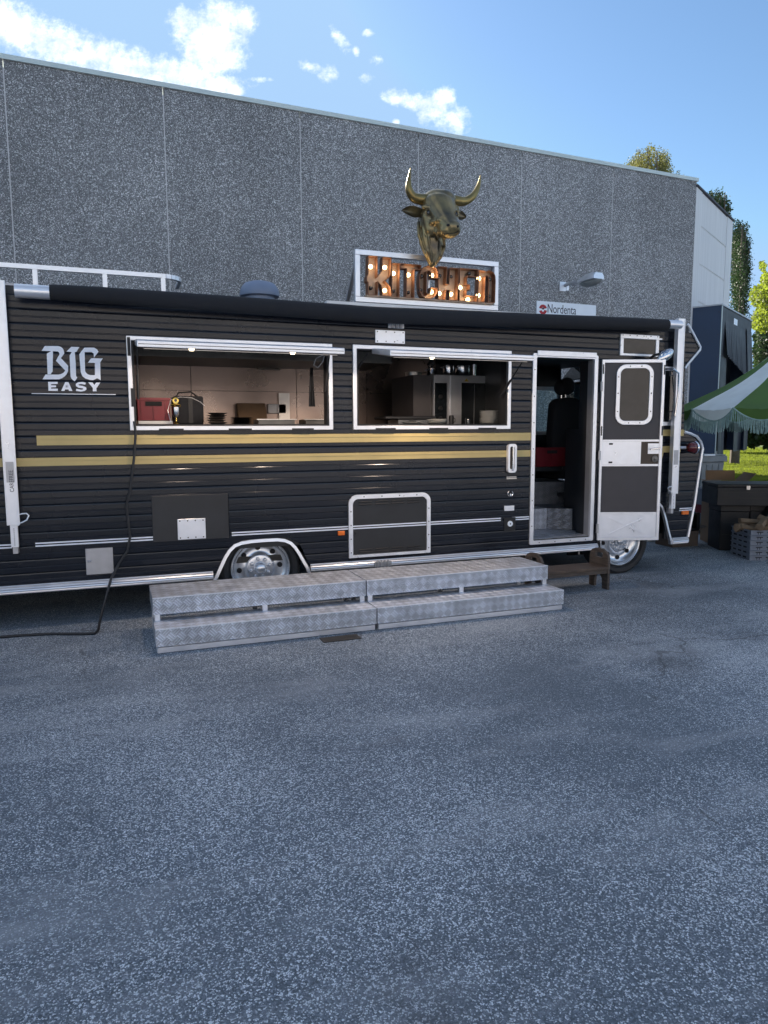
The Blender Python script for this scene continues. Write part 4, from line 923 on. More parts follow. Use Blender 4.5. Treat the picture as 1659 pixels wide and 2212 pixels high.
# cab side window behind the door, upper small window
MB().ring(rr(4.96,5.90,1.635,2.275,.07,5), rr(5.0,5.86,1.675,2.235,.05,5), Y0-.018, Y0+.01).build('cab_window_frame', 'alu', truck)
MB().box(4.98, 5.88, Y0+.012, Y0+.018, 1.66, 2.25).build('cab_window_pane', 'glass_dark', truck)
x_, z_ = P(1448, 910); MB().box(x_-.04, x_+.04, Y0-.03, Y0-.0185, z_-.012, z_+.015).build('window_latch', 'alu_dull', truck)
uw = MB().ring([(5.075,2.375),(5.585,2.375),(5.585,2.60),(5.075,2.60)], [(5.115,2.40),(5.545,2.40),(5.545,2.555),(5.115,2.555)], Y0-.02, Y0+.004).build('upper_window_frame', 'alu_bright', truck, bevel=.003)
MB().box(5.10, 5.56, Y0-.006, Y0-.0025, 2.39, 2.57).build('upper_window_pane', 'mesh_glass', truck)
MB().box(5.06, 5.61, Y0-.035, Y0-.0205, 2.556, 2.570).build('drip_rail', 'alu_bright', truck)
for x in np.linspace(5.1, 5.56, 6): MB().lathe([(0,-.0245),(.005,-.0235),(.006,-.020)], o=(x, Y0, 2.588), ax='y', n=8).build('screw', 'iron', uw)
# mirrors on the nose side
a = P3(1420, 770, Y0-.12); MB().tube([P3(1400,778,Y0), P3(1412,768,Y0-.12), P3(1440,760,Y0-.20)], .014, 8).build('mirror_arm', 'black_plastic', truck, smooth=True)
mc = P3(1437, 768, Y0-.22); T_ = Matrix.Translation(mc) @ Matrix.Rotation(R(-32), 4, 'Y'); MB(T_).ball((0,0,0), (.115,.05,.055), 18, 10).build('mirror', 'chrome', truck, smooth=True)
MB().tube([P3(1424,797,Y0-.03), P3(1455,797,Y0-.16), P3(1466,806,Y0-.16), P3(1465,850,Y0-.14), P3(1458,898,Y0-.13), P3(1452,912,Y0-.03)], .010, 8).build('mirror_arm', 'chrome', truck, smooth=True)
q = P3(1452, 850, Y0-.1); MB().box(q.x-.03, q.x+.02, Y0-.11, Y0-.07, q.z-.20, q.z+.20).build('mirror', 'glass_dark', truck, bevel=.01)
# red beacon on the nose
q = P3(1495, 967, Y0-.08); MB().tube([(q.x-.09, Y0, q.z), (q.x-.03, Y0-.08, q.z)], .018, 8).build('lamp_bracket', 'alu', truck)
bc = MB().lathe([(0,-.075),(.035,-.065),(.058,-.035),(.064,.0),(.05,.03),(0,.04)], o=(q.x, Y0-.09, q.z), ax='x', n=20).build('red_lamp', 'red_glass', truck, smooth=True)
MB().lathe([(.055,.012),(.070,.010),(.072,.03),(.05,.055),(0,.06)], o=(q.x, Y0-.09, q.z), ax='x', n=20).build('lamp_bezel', 'chrome', bc, smooth=True)
# ---- open door
DHx, DHy = P(1282, 1160)[0]+.03, Y0-.015
dd = Vector((.935, -.355, 0)); dd.normalize(); nD = Vector((-.355, -.935, 0)); nD.normalize()
TD = Matrix((dd, -nD, Vector((0,0,1)))).transposed().to_4x4(); TD.translation = (DHx, DHy, 0); TDi = TD.inverted()
def D(u, v, y=0.0):
    q = TDi @ PP(u, v, TD @ Vector((0, y, 0)), nD); return q.x, q.z
dl, db_ = D(1285, 1162), D(1410, 1161); dt_ = D(1425, 770)
DW, DZ0, DZ1 = .655, .405, 2.325
door = MB(TD).box(0.02, DW, .005, .038, DZ0, DZ1).build('side_door', 'door_panel', truck, label='open side door seen from its inner face')
def dpx(x, y): return D(*c5(x, y))
def sx_(x, y): return dpx(x, y)[0]
MB(TD).ring([(0,DZ0),(DW+.01,DZ0),(DW+.01,DZ1),(0,DZ1)], [(.028,DZ0+.035),(DW-.022,DZ0+.035),(DW-.022,DZ1-.035),(.028,DZ1-.035)], -.016, .045).build('door_edge', 'alu', door, bevel=.003)
zA = (dpx(815,978)[1]+dpx(1340,978)[1])/2; zB = (dpx(815,1210)[1]+dpx(1340,1210)[1])/2; zC = (dpx(790,1665)[1]+dpx(1310,1665)[1])/2
for z in (zA, zB, zC): MB(TD).box(.028, DW-.022, -.008, .004, z-.011, z+.011).build('door_rail', 'alu', door)
MB(TD).box(.029, .442, -.006, .0045, zB+.012, zA-.012).build('door_plate', 'alu_bright', door)
MB(TD).box(.443, DW-.023, -.002, .0045, zB+.012, zA-.012).build('door_plate', 'brown_panel', door, label='brown plate around the latch')
for z in (zB+.03, zA-.035): MB(TD).box(.10, .14, -.0085, -.0065, z-.008, z+.010).build('plate_slot', 'dark_void', door)
zm_ = (zA+zB)/2
lt = MB(TD).box(.515, .632, -.010, -.0025, zm_-.010, zA-.030).build('latch_plate', 'alu_bright', door)
MB(TD).bar((.53,-.03,zm_+.038), (.635,-.035,zm_+.052), .012, .018).build('door_handle', 'chrome', door, bevel=.004)
MB(TD).lathe([(0,-.030),(.012,-.028),(.016,-.018),(.033,-.016),(.036,-.003)], o=(.592,0,zm_-.065), ax='y', n=18).build('door_knob', 'steel_dark', door, smooth=True)
MB(TD).box(.029, DW-.023, -.006, .0045, DZ0+.036, zC-.012).build('door_plate', 'alu_bright', door, label='silver kick plate with an embossed cross')
zk0, zk1 = DZ0+.07, zC-.05
MB(TD).bar((.13,-.0085,zk0), (.50,-.0085,zk1), .012, .009).bar((.13,-.0105,zk1), (.50,-.0105,zk0), .012, .009).build('embossed_cross', 'alu_bright', door)
wx0, wx1 = .155, .545; wz0 = dpx(1100,828)[1]; wz1 = dpx(1110,255)[1]
wf = MB(TD).ring(rr(wx0,wx1,wz0,wz1,.10,7), rr(wx0+.042,wx1-.042,wz0+.042,wz1-.042,.062,7), -.016, .0045).build('door_window_frame', 'alu', door, bevel=.003)
MB(TD).prism(rr(wx0+.04,wx1-.04,wz0+.04,wz1-.04,.064,7), -.004, .0045).build('door_window_pane', 'mesh_glass', door)
for (x, z) in ((wx0+.02,wz0+.14),(wx0+.02,wz0+.33),(wx0+.02,wz1-.13),(wx1-.02,wz0+.14),(wx1-.02,wz0+.33),(wx1-.02,wz1-.13),(wx0+.14,wz1-.02),(wx1-.13,wz1-.02),(wx0+.14,wz0+.02),(wx1-.13,wz0+.02)):
    MB(TD).lathe([(0,-.020),(.006,-.019),(.007,-.016)], o=(x,0,z), ax='y', n=8).build('screw', 'iron', door)
for z in (DZ1-.28, 1.32, DZ0+.13): MB().tube([(DHx-.005, DHy-.012, z-.05), (DHx-.005, DHy-.012, z+.05)], .014, 8).build('hinge', 'alu_dull', door)
for x, z in ((.012, DZ1-.10), (DW, DZ1-.11), (.012, 1.58), (DW, 1.58)): MB(TD).box(x-.006, x+.006, -.020, -.0165, z-.05, z+.05).build('rubber_seal', 'black_plastic', door)
# ---- awning: roll, end caps, arms
AX = [-.4,-.22,1.0,2.2,3.9,5.56]; AZ_ = [P(uu,vv,Y0-.15)[1] for uu, vv in ((60,628),(128,632),(486,657),(800,680),(1134,692),(1453,703))]; aw = MB(); pts = []; rs = []
for i in range(33):
    t = i/32; x = -.40+t*(5.56+.40); zc_ = float(np.interp(x, AX, AZ_)); pts.append((x, Y0-.15, zc_)); rs.append((.058+.014*math.sin(math.pi*min(1, t*1.02))**.5 + random.uniform(-.0015,.0015)))
MB().tube(pts, rs, 18).build('awning_roll', 'fabric_black', truck, smooth=True)
MB().tube([(-.64,Y0-.15,2.655),(-.395,Y0-.15,2.655)], .052, 18).build('awning_tube_end', 'alu', truck, smooth=True)
MB().tube([(5.56,Y0-.15,2.705),(5.74,Y0-.15,2.705)], .045, 18).build('awning_tube_end', 'alu', truck, smooth=True)
MB().tube([(-.5,Y0-.06,2.70),(2.2,Y0-.07,2.70),(5.7,Y0-.06,2.735)], .006, 6).build('awning_seam', 'alu_dull', truck)
def arm(x, z0, z1, zl, lab):
    a = MB().box(x-.042, x+.042, Y0-.10, Y0-.045, z0, z1).box(x-.046, x-.036, Y0-.106, Y0-.099, z0, z1).box(x+.036, x+.046, Y0-.106, Y0-.099, z0, z1).build('awning_arm', 'alu_bright', truck, bevel=.002, label=lab)
    b = MB().box(x-.026, x+.026, Y0-.092, Y0-.052, zl, z0-.001).build('arm_extension', 'alu_bright', a)
    for i in range(9): MB().lathe([(0,-.0935),(.0035,-.0935),(.0035,-.092)], o=(x, Y0, z0-.03-i*.016), ax='y', n=6).build('pin_hole', 'dark_void', b)
    MB().box(x-.018, x+.018, Y0-.075, Y0-.004, zl-.055, zl+.002).build('arm_foot', 'alu_dull', a)
    lb_ = MB().box(x-.028, x+.028, Y0-.104, Y0-.1005, 1.10+z0*.12, 1.26+z0*.12).build('arm_label', 'alu_dull', a)
    return a, b
for (u, v0, v1, vl, lab) in ((20, 606, 1135, 1183, 'left awning arm'), (1473, 688, 1066, 1098, 'right awning arm')):
    x = P(u if u < 100 else 1465, (v0+v1)/2, Y0-.1)[0] if u > 100 else P(14, 900, Y0-.1)[0]
    z0, z1, zl = P(u, v1, Y0-.1)[1], P(u, v0, Y0-.1)[1], P(u, vl, Y0-.1)[1]
    am, ae = arm(x, z0, z1, zl, lab)
    if u < 100:
        text('CAREFREE', .042, Matrix.Translation((x+.020, Y0-.1055, z0+.26)) @ RT @ Matrix.Rotation(R(90), 4, 'Z'), 'arm_lettering', 'decal_dark', am, sx=.9)
        cp = [P3(*c7(*q), Y0-.10) for q in ((132,640),(135,662),(160,655),(195,652),(212,668),(198,700),(165,718),(140,725),(135,742))]
        MB().tube(cp, .006, 6).build('pull_cord', 'alu_bright', am, smooth=True)
    else:
        cp = [P3(*c6(*q), Y0-.10) for q in ((275,1530),(250,1532),(234,1542),(240,1560),(262,1575),(274,1586))]
        MB().tube(cp, .006, 6).build('pull_cord', 'alu_bright', am, smooth=True)
# ---- roof rack and roof vent
yr = Y0+.16
rk = MB()
topz = 2.90
pts = [(-2.6,yr,topz),(.45,yr,topz)]+[(.45+.16*math.sin(t), yr+.16-.16*math.cos(t), topz) for t in np.linspace(.2,1.57,6)]+[(.61,yr+.45,topz)]
for a, b in zip(pts, pts[1:]): rk.bar(a, b, .03, .035)
ra = rk.build('roof_rail', 'alu', truck)
for x in (-2.1,-1.55,-1.0,-.52,.0,.46): MB().box(x-.018, x+.018, yr-.012, yr+.012, ZR+.04, topz-.016).build('rail_post', 'alu', ra)
MB().box(-2.6, .5, yr-.02, yr+.02, ZR+.042, ZR+.075).build('rail_base', 'alu_dull', ra)
vx_, vz_ = P(561, 640, 7.3); vtop = P(561, 608, 7.3)[1]
MB().lathe([(.15,ZR+.03),(.15,vtop-.16),(.195,vtop-.15),(.20,vtop-.12),(.185,vtop-.07),(.15,vtop-.025),(.09,vtop-.006),(0,vtop)], o=(vx_,7.3,0), ax='z', n=28).build('roof_vent', 'vent_blue', truck, smooth=True)
MB().box(2.6, 5.0, 6.7, 8.2, ZR+.041, ZR+.09).build('roof_pod', 'alu_dull', truck) if False else None
MB().box(1.86, 4.15, Y0+.02, Y0+.10, ZR+.046, ZR+.075).build('sign_rail', 'white_paint', truck)
# dark underside box and exhaust
MB().box(1.9, 4.2, Y0+.3, YB-.3, .20, .398).build('chassis', 'iron', truck); MB().box(-2.4, .5, Y0+.5, YB-.5, .22, .398).build('chassis', 'iron', truck)
MB().tube([(4.2,Y0+.2,.30),(4.78,Y0+.2,.30),(4.78,Y0+.2,.22)], .012, 6).build('step_bracket', 'alu_dull', truck)
sb = MB().box(2.28, 2.45, Y0-.05, Y0-.028, .30, .35)
for i in range(4): sb.box(2.30+i*.035, 2.315+i*.035, Y0-.062, Y0-.048, .29, .365)
sb.build('rail_clamp', 'alu_dull', truck)
# siding dents: none; nose boards end in the trims above
# ================================================================ THINGS AROUND THE TRUCK
# ---- diamond plate steps (two units side by side)
def steps_unit(x0, x1, label):
    t = thing('platform_steps', label, 'steps', ((x0+x1)/2, 5.6, 0), 'diamond plate platform steps in front of the serving windows')
    zl, zu = .180, .354
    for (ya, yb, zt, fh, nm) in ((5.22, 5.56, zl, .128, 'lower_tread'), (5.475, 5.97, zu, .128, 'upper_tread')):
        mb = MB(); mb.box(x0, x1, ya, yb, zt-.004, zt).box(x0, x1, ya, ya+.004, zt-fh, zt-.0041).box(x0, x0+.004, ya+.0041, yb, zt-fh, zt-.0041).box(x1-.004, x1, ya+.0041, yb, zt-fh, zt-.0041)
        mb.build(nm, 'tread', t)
        MB().tube([(x0, ya+.001, zt-.001), (x1, ya+.001, zt-.001)], .0035, 6).build('nosing', 'alu_bright', t)
    fr = MB()
    fr.box(x0+.01, x1-.01, 5.225, 5.25, .004, .045).box(x0+.01, x0+.035, 5.25, 5.96, .004, .04).box(x1-.035, x1-.01, 5.25, 5.96, .004, .04).box(x0+.01, x1-.01, 5.935, 5.96, .004, .04)
    fr.build('base_frame', 'alu', t, bevel=.002)
    for x in (x0+.03, (x0+x1)/2, x1-.03):
        for y in (5.49, 5.93): MB().box(x-.02, x+.02, y-.012, y+.018, .041, .349).build('leg', 'alu', t, bevel=.002)
    return t
steps_unit(.226, 1.915, 'left diamond plate step unit standing in front of the rear wheel'); steps_unit(1.925, 3.69, 'right diamond plate step unit standing between the locker and the wooden stool')
# ---- wooden step stool
st = thing('step_stool', 'worn brown wooden step stool with two handled end boards below the open doorway', 'stool', (4.1, 5.95, 0))
def endboard(x):
    ya, yb = 5.725, 6.02; zt = .40; pts = [(ya,.0),(ya+.085,.0),(ya+.09,.10),(ya+.12,.135),(yb-.12,.135),(yb-.09,.10),(yb-.085,.0),(yb,.0),(yb,.30)]
    pts += [(yb-.02,.36),(yb-.07,.395),(ya+.09,.40),(ya+.03,.37),(ya,.32)]
    hole = rr(ya+.09, yb-.09, .315, .355, .018, 3)
    n = len(pts); mb = MB()
    # board as left/right/top/bottom pieces round the hand hole, one mesh
    x0, x1 = x-.013, x+.013
    def pr(pl): mb.add([(x0,y,z) for y,z in pl]+[(x1,y,z) for y,z in pl], [tuple(range(len(pl))), tuple(range(2*len(pl)-1, len(pl)-1, -1))]+[(i,(i+1)%len(pl),(i+1)%len(pl)+len(pl),i+len(pl)) for i in range(len(pl))])
    pr([(ya,0),(ya+.085,0),(ya+.09,.10),(ya+.12,.135),(yb-.12,.135),(yb-.09,.10),(yb-.085,0),(yb,0),(yb,.31),(ya,.31)])
    pr([(ya,.31),(ya+.09,.31),(ya+.09,.36),(ya+.035,.372),(ya+.005,.335)]); pr([(yb-.09,.31),(yb,.31),(yb-.015,.355),(yb-.04,.378),(yb-.09,.36)])
    pr([(ya+.035,.372),(ya+.09,.36),(yb-.09,.36),(yb-.04,.378),(yb-.09,.398),(ya+.10,.402)])
    return mb.build('end_board', 'wood', st)
endboard(4.575); endboard(3.80)
MB().box(3.80, 4.562, 5.72, 6.0, .205, .232).build('seat_board', 'wood_seat', st, bevel=.004)
MB().box(3.815, 4.561, 5.735, 5.755, .165, .2045).build('rail', 'wood', st)
# ---- black cable hanging from the window and along the ground
cpx = [(290,910),(293,935),(290,985),(281,1060),(273,1090),(276,1120),(281,1160),(275,1190),(258,1215)]
cp = [P3(u, v, Y0-.035) for u, v in cpx]
g_ = [P3(240,1250,6.2), P3(226,1300,6.1), G(215,1345,.05), G(212,1362,.014), G(205,1368,.012), G(180,1369,.012), G(110,1369,.012), G(50,1372,.012), G(0,1376,.012), G(-90,1383,.012)]
cb = MB().tube(cp+g_, .0105, 8).build('power_cable', 'cable', smooth=True)
tag(cb, 'black power cable hanging down the truck side and trailing over the asphalt', 'cable')
# ---- drain grate
dg = thing('drain_grate', 'small rusty iron drain grate set in the asphalt before the steps', 'drain', G(735, 1382))
ga = [G(690,1376), G(772,1370), G(775,1391), G(700,1397)]
mb = MB(); gc = G(735,1380); gx0, gx1, gy0, gy1 = gc.x-.15, gc.x+.15, gc.y-.06, gc.y+.06
MB().ring([(gx0,gy0),(gx1,gy0),(gx1,gy1),(gx0,gy1)], [(gx0+.025,gy0+.02),(gx1-.025,gy0+.02),(gx1-.025,gy1-.02),(gx0+.025,gy1-.02)], -.008, -.002)
fr = MB(); fr.T = Matrix(((1,0,0,0),(0,0,1,0),(0,-1,0,0),(0,0,0,1)))
fr.ring([(gx0,gy0),(gx1,gy0),(gx1,gy1),(gx0,gy1)], [(gx0+.025,gy0+.02),(gx1-.025,gy0+.02),(gx1-.025,gy1-.02),(gx0+.025,gy1-.02)], -.008, -.002).build('frame', 'iron', dg)
MB().box(gx0+.02, gx1-.02, gy0+.015, gy1-.015, .001, .003).build('pit', 'dark_void', dg)
for i in range(7):
    y = gy0+.03+(gy1-gy0-.06)*i/6; MB().box(gx0+.024, gx1-.024, y-.006, y+.006, .0032, .008).build('bar', 'iron', dg)
# ---- KITCHEN sign
YS = 6.62
sgn = thing('marquee_sign', 'aluminium framed rusty marquee letter sign with glowing bulbs on the truck roof', 'sign', (2.95, YS, 2.72))
tl, tr_, br_, bl_ = [P(*cs(*p), YS) for p in ((75,25),(1490,150),(1475,595),(68,505))]
SX0, SX1, SZ0, SZ1 = (tl[0]+bl_[0])/2, (tr_[0]+br_[0])/2, (br_[1]+bl_[1])/2, (tl[1]+tr_[1])/2
for a, b in (((SX0,SZ1),(SX1,SZ1)), ((SX0,SZ0),(SX1,SZ0))): MB().box(a[0]-.025, b[0]+.025, YS-.025, YS+.025, a[1]-.025, a[1]+.025).build('frame_tube', 'alu', sgn, bevel=.003)
for x in (SX0, SX1): MB().box(x-.025, x+.025, YS-.025, YS+.025, SZ0+.026, SZ1-.026).build('frame_tube', 'alu', sgn, bevel=.003)
for x in (SX0+.02, SX1-.02): MB().bar((x, YS+.03, SZ1), (x, YS+.50, 2.74), .035, .035).build('back_brace', 'alu_dull', sgn)
KL = {
'K': [(162,72),(256,80),(256,286),(300,228),(306,86),(397,92),(393,250),(380,290),(335,328),(370,368),(390,400),(397,488),(303,480),(302,420),(290,375),(262,342),(258,476),(162,474),(160,345),(145,330),(148,285),(158,265)],
'I': [(400,146),(482,150),(478,497),(399,490)],
'T': [(487,151),(697,168),(697,220),(632,216),(628,505),(547,500),(550,208),(487,203)],
'C': [(692,235),(712,195),(765,172),(820,178),(855,205),(867,240),(867,308),(800,300),(798,250),(782,229),(765,229),(755,250),(752,445),(765,463),(785,455),(793,440),(793,395),(865,400),(862,450),(838,490),(800,512),(745,510),(705,485),(685,440),(678,340),(682,280)],
'H': [(871,182),(962,188),(952,355),(978,360),(990,195),(1078,200),(1065,530),(980,528),(985,425),(952,422),(945,525),(869,520)],
'E': [(1087,198),(1276,213),(1272,290),(1167,282),(1160,362),(1192,366),(1190,425),(1160,422),(1158,475),(1268,480),(1264,545),(1082,532),(1084,420),(1072,415),(1074,355),(1086,350)],
'N': [(1281,218),(1330,224),(1350,232),(1385,222),(1425,238),(1447,275),(1452,330),(1445,552),(1375,550),(1382,320),(1372,282),(1360,278),(1350,290),(1340,548),(1271,545)]}
lit = [(208,172),(352,180),(352,415),(440,240),(592,256),(833,262),(828,430),(908,445),(1027,453),(1122,387),(1312,293),(1305,465),(1200,508)]
off = [(208,388),(437,420),(588,433),(727,270),(715,412),(912,268),(1025,277),(1210,243),(1418,303),(1410,475)]
YLb, YLf = YS+.012, YS-.062
rng_ = {'K':(140,399),'I':(399,485),'T':(485,672),'C':(672,868),'H':(868,1081),'E':(1068,1271),'N':(1271,1460)}
LET = {}
for ch, pl in KL.items():
    p2 = [P(*cs(*q), YLb) for q in pl]
    # clockwise outline -> inner outline for the rim thickness
    n = len(p2); mb = MB().prism(p2, YLb, YLb+.012)
    lo = mb.build('letter', 'copper', sgn, label='letter %s of the KITCHEN sign' % ch)
    cx_ = [Vector((x, 0, z)) for x, z in p2]; rim = MB(); area = sum(a.x*b.z-b.x*a.z for a, b in zip(cx_, cx_[1:]+cx_[:1])); sgn_ = -1 if area > 0 else 1
    inn = []
    for i in range(n):
        a, b, c = cx_[i-1], cx_[i], cx_[(i+1) % n]; d1 = (b-a).normalized(); d2 = (c-b).normalized()
        n1_ = Vector((d1.z,0,-d1.x))*sgn_; n2_ = Vector((d2.z,0,-d2.x))*sgn_; k = (n1_+n2_); k = k.normalized()/max(.5, math.cos(k.angle(n1_) if k.length > 1e-6 else 0)) if k.length > 1e-3 else n1_
        inn.append(b + k*.005)
    rim.ring([(p.x, p.z) for p in cx_], [(p.x, p.z) for p in inn], YLf, YLb-.0005)
    rim.build('letter_rim', 'copper_rim', lo); LET[ch] = lo
for (lst, on) in ((lit, True), (off, False)):
    for q in lst:
        ch = [c for c, (a, b) in rng_.items() if a <= q[0] < b][0]; x, z = P(*cs(*q), YLb-.035); par = LET[ch]
        MB().lathe([(.014,YLb-.001),(.014,YLb-.018),(.0,YLb-.018)], o=(x,0,z), ax='y', n=12).build('bulb_socket', 'iron', par)
        b_ = MB().ball((x, YLb-.040, z), (.0215,.022,.0215), 14, 10).build('bulb', 'bulb_lit' if on else 'bulb_off', par, smooth=True, label='glowing bulb' if on else 'unlit bulb')
        if on:
            l = bpy.data.lights.new('bulb_light', 'POINT'); l.energy = .13; l.color = (1,.76,.48); l.shadow_soft_size = .012
            lo = bpy.data.objects.new('bulb_light', l); COL.objects.link(lo); lo.parent = par; lo.location = Vector((x+.002, YLb-.075, z-.0))-rootloc(par)
a, b = P(*cs(165,480), YS-.03), P(*cs(1450,565), YS-.03)
MB().box(SX0+.08, SX1-.05, YS-.055, YS+.02, SZ0+.0255, SZ0+.040).build('letter_shelf', 'copper', sgn)
# ---- bronze bull head
YBH = 6.44
bull = thing('bull_head', 'large bronze bull head with wide horns mounted above the marquee sign', 'sculpture', P3(935, 590, YBH))
SC = (P(935,410,YBH)[1]-P(935,578,YBH)[1])/((578-410)/.2604)      # metres per zoomed pixel
def b4(x, y, dy=0.0):
    u, v = c4(x, y); return P3(u, v, YBH+dy)
mb = MB()
def el(x, y, dy, rx, ry, rz): mb.ball(b4(x, y, dy), (rx*SC, ry*SC, rz*SC), 18, 12)
def chain(a, b, n=8):
    for i in range(n+1):
        t = i/n; q = [a[j]+(b[j]-a[j])*t for j in range(6)]; el(*q)
el(835,395,.02,150,130,108); el(870,370,.0,120,110,80); el(790,400,.02,100,110,90)
chain((845,430,-.05,155,110,115),(925,585,-.24,92,80,68),11)          # face
chain((800,520,.0,122,110,100),(905,640,-.19,74,75,52),9); chain((755,520,-.06,60,60,60),(800,620,-.08,80,60,60),5)            # lower jaw
el(945,598,-.28,78,66,58); el(975,590,-.28,48,50,44); el(905,628,-.26,62,60,48); el(985,620,-.27,38,50,45); el(930,662,-.24,62,60,30)
chain((770,560,.06,112,120,110),(790,720,.03,122,105,90),6)          # throat
chain((790,720,.03,122,105,90),(797,820,.02,88,80,70),5); chain((797,820,.02,88,80,70),(788,900,.01,34,40,34),6)
el(750,438,-.10,62,34,24); el(800,560,-.15,40,60,24); el(870,545,-.23,60,40,30); el(975,440,-.05,44,34,24); el(755,520,-.075,58,34,22); el(985,470,-.06,40,34,26)   # brow and cheek
for f in (((705,560,-.02),(720,680,-.05),(745,800,-.05),(772,880,-.03)), ((668,560,.04),(672,660,.0),(705,770,.0),(745,850,-.01)), ((745,600,-.07),(760,700,-.09),(772,800,-.07),(780,890,-.04)),
          ((830,560,-.16),(815,640,-.15),(850,730,-.10),(845,820,-.07),(812,890,-.04)), ((880,690,-.16),(890,760,-.08),(860,840,-.05))):
    for a, b in zip(f, f[1:]): chain((*a,13,16,13),(*b,12,15,12),10)
raw = mb.build('raw', 'bronze')
rm = raw.modifiers.new('r', 'REMESH'); rm.mode = 'VOXEL'; rm.voxel_size = .0062
smo = raw.modifiers.new('s', 'SMOOTH'); smo.factor = .6; smo.iterations = 14
bpy.context.view_layer.update()
me = bpy.data.meshes.new_from_object(raw.evaluated_get(bpy.context.evaluated_depsgraph_get()))
me.name = 'head'; bvh = BVHTree.FromPolygons([v.co.copy() for v in me.vertices], [tuple(p.vertices) for p in me.polygons])
bpy.data.objects.remove(raw); me.transform(Matrix.Translation(-rootloc(bull)))
me.polygons.foreach_set('use_smooth', [True]*len(me.polygons)); me.materials.clear(); me.materials.append(M['bronze'])
hd_ = bpy.data.objects.new('head', me); COL.objects.link(hd_); hd_.parent = bull
def hit(x, y, fall=-.1):
    u, v = c4(x, y); d = ray(u, v).normalized(); h = bvh.ray_cast(CAM, d); return h[0] if h[0] is not None else b4(x, y, fall)
def hornp(pts, rad): 
    # smooth interpolation through the points
    P_ = [b4(*p) for p in pts]; out = []; ro = []; n = len(P_)
    for i in range(n-1):
        p0, p1, p2, p3 = P_[max(i-1,0)], P_[i], P_[i+1], P_[min(i+2,n-1)]
        for j in range(6):
            t = j/6; out.append(.5*((2*p1)+(p2-p0)*t+(2*p0-5*p1+4*p2-p3)*t*t+(3*p1-p0-3*p2+p3)*t**3)); ro.append((rad[i]+(rad[i+1]-rad[i])*t)*SC)
    out.append(P_[-1]); ro.append(rad[-1]*SC); return out, ro
for pts, rad in ((((735,372,.0),(690,368,.0),(630,350,-.01),(595,290,-.02),(592,215,-.03),(607,102,-.04)), (50,47,40,32,20,2)),
                 (((930,372,.02),(985,380,.03),(1060,382,.04),(1125,338,.04),(1168,260,.04),(1187,165,.04)), (50,46,38,31,20,2))):
    o_, r_ = hornp(pts, rad); MB().tube(o_, r_, 14).build('horn', 'horn', bull, smooth=True)
def ear(base, tip, w, up):
    a, b = b4(*base), b4(*tip); d = b-a; side = Vector((0,0,1)) if True else None; vs = []; fs = []; n = 9; front = Vector((0,-1,0))
    for i in range(n):
        t = i/(n-1); ww = w*SC*(math.sin(math.pi*min(1,(t*.86+.14)))**.7); c = a+d*t
        for j in range(7):
            s = (j/6-.5)*2; vs.append(c+side*ww*s + front*(-.035+.035*abs(s)**2)*(1-t*.4))
    m_ = len(vs); vs += [v_+Vector((0,.012,0)) for v_ in vs]
    for i in range(n-1):
        for j in range(6): q = i*7+j; fs.append((q,q+1,q+8,q+7)); fs.append((q+m_,q+7+m_,q+8+m_,q+1+m_))
    ring_ = [i*7 for i in range(n)]+[(n-1)*7+j for j in range(1,7)]+[i*7+6 for i in range(n-2,-1,-1)]+list(range(5,0,-1))
    for a_, b_ in zip(ring_, ring_[1:]+ring_[:1]): fs.append((a_, b_, b_+m_, a_+m_))
    MB().add(vs, fs).build('ear', 'bronze', bull, smooth=True)
ear((715,482,.03), (538,452,.02), 46, 1); ear((975,482,.05), (1072,512,.08), 40, 1)
for (x, y, s) in ((757,478,1.0),(985,490,.6)):
    h = hit(x, y); e_ = MB().ball(h+Vector((0,.004,0)), (.025*s,.018,.025), 16, 10).build('eye', 'glass_dark', bull, smooth=True)
    MB().tube([h+Vector((.033*s*math.cos(t), -.006, .028*math.sin(t))) for t in np.linspace(0, 2*math.pi, 15)], .007, 6).build('eyelid', 'bronze', bull, smooth=True)
for (x, y, rx) in ((920,583,.020),(998,592,.012)):
    h = hit(x, y); MB().ball(h, (rx,.010,.012), 12, 8).build('nostril', 'dark_void', bull, smooth=True)
mp = [hit(x, y)+Vector((0,-.001,0)) for x, y in ((868,650),(890,655),(915,652),(940,650),(965,648),(990,640),(1005,628))]
MB().tube(mp, .0035, 6).build('mouth_line', 'dark_void', bull, smooth=True)
pole = b4(800, 760, .10); MB().tube([pole, Vector((pole.x, YS+.05, pole.z-.15)), Vector((pole.x, YS+.06, 2.72))], .022, 10).build('mounting_post', 'alu', bull)
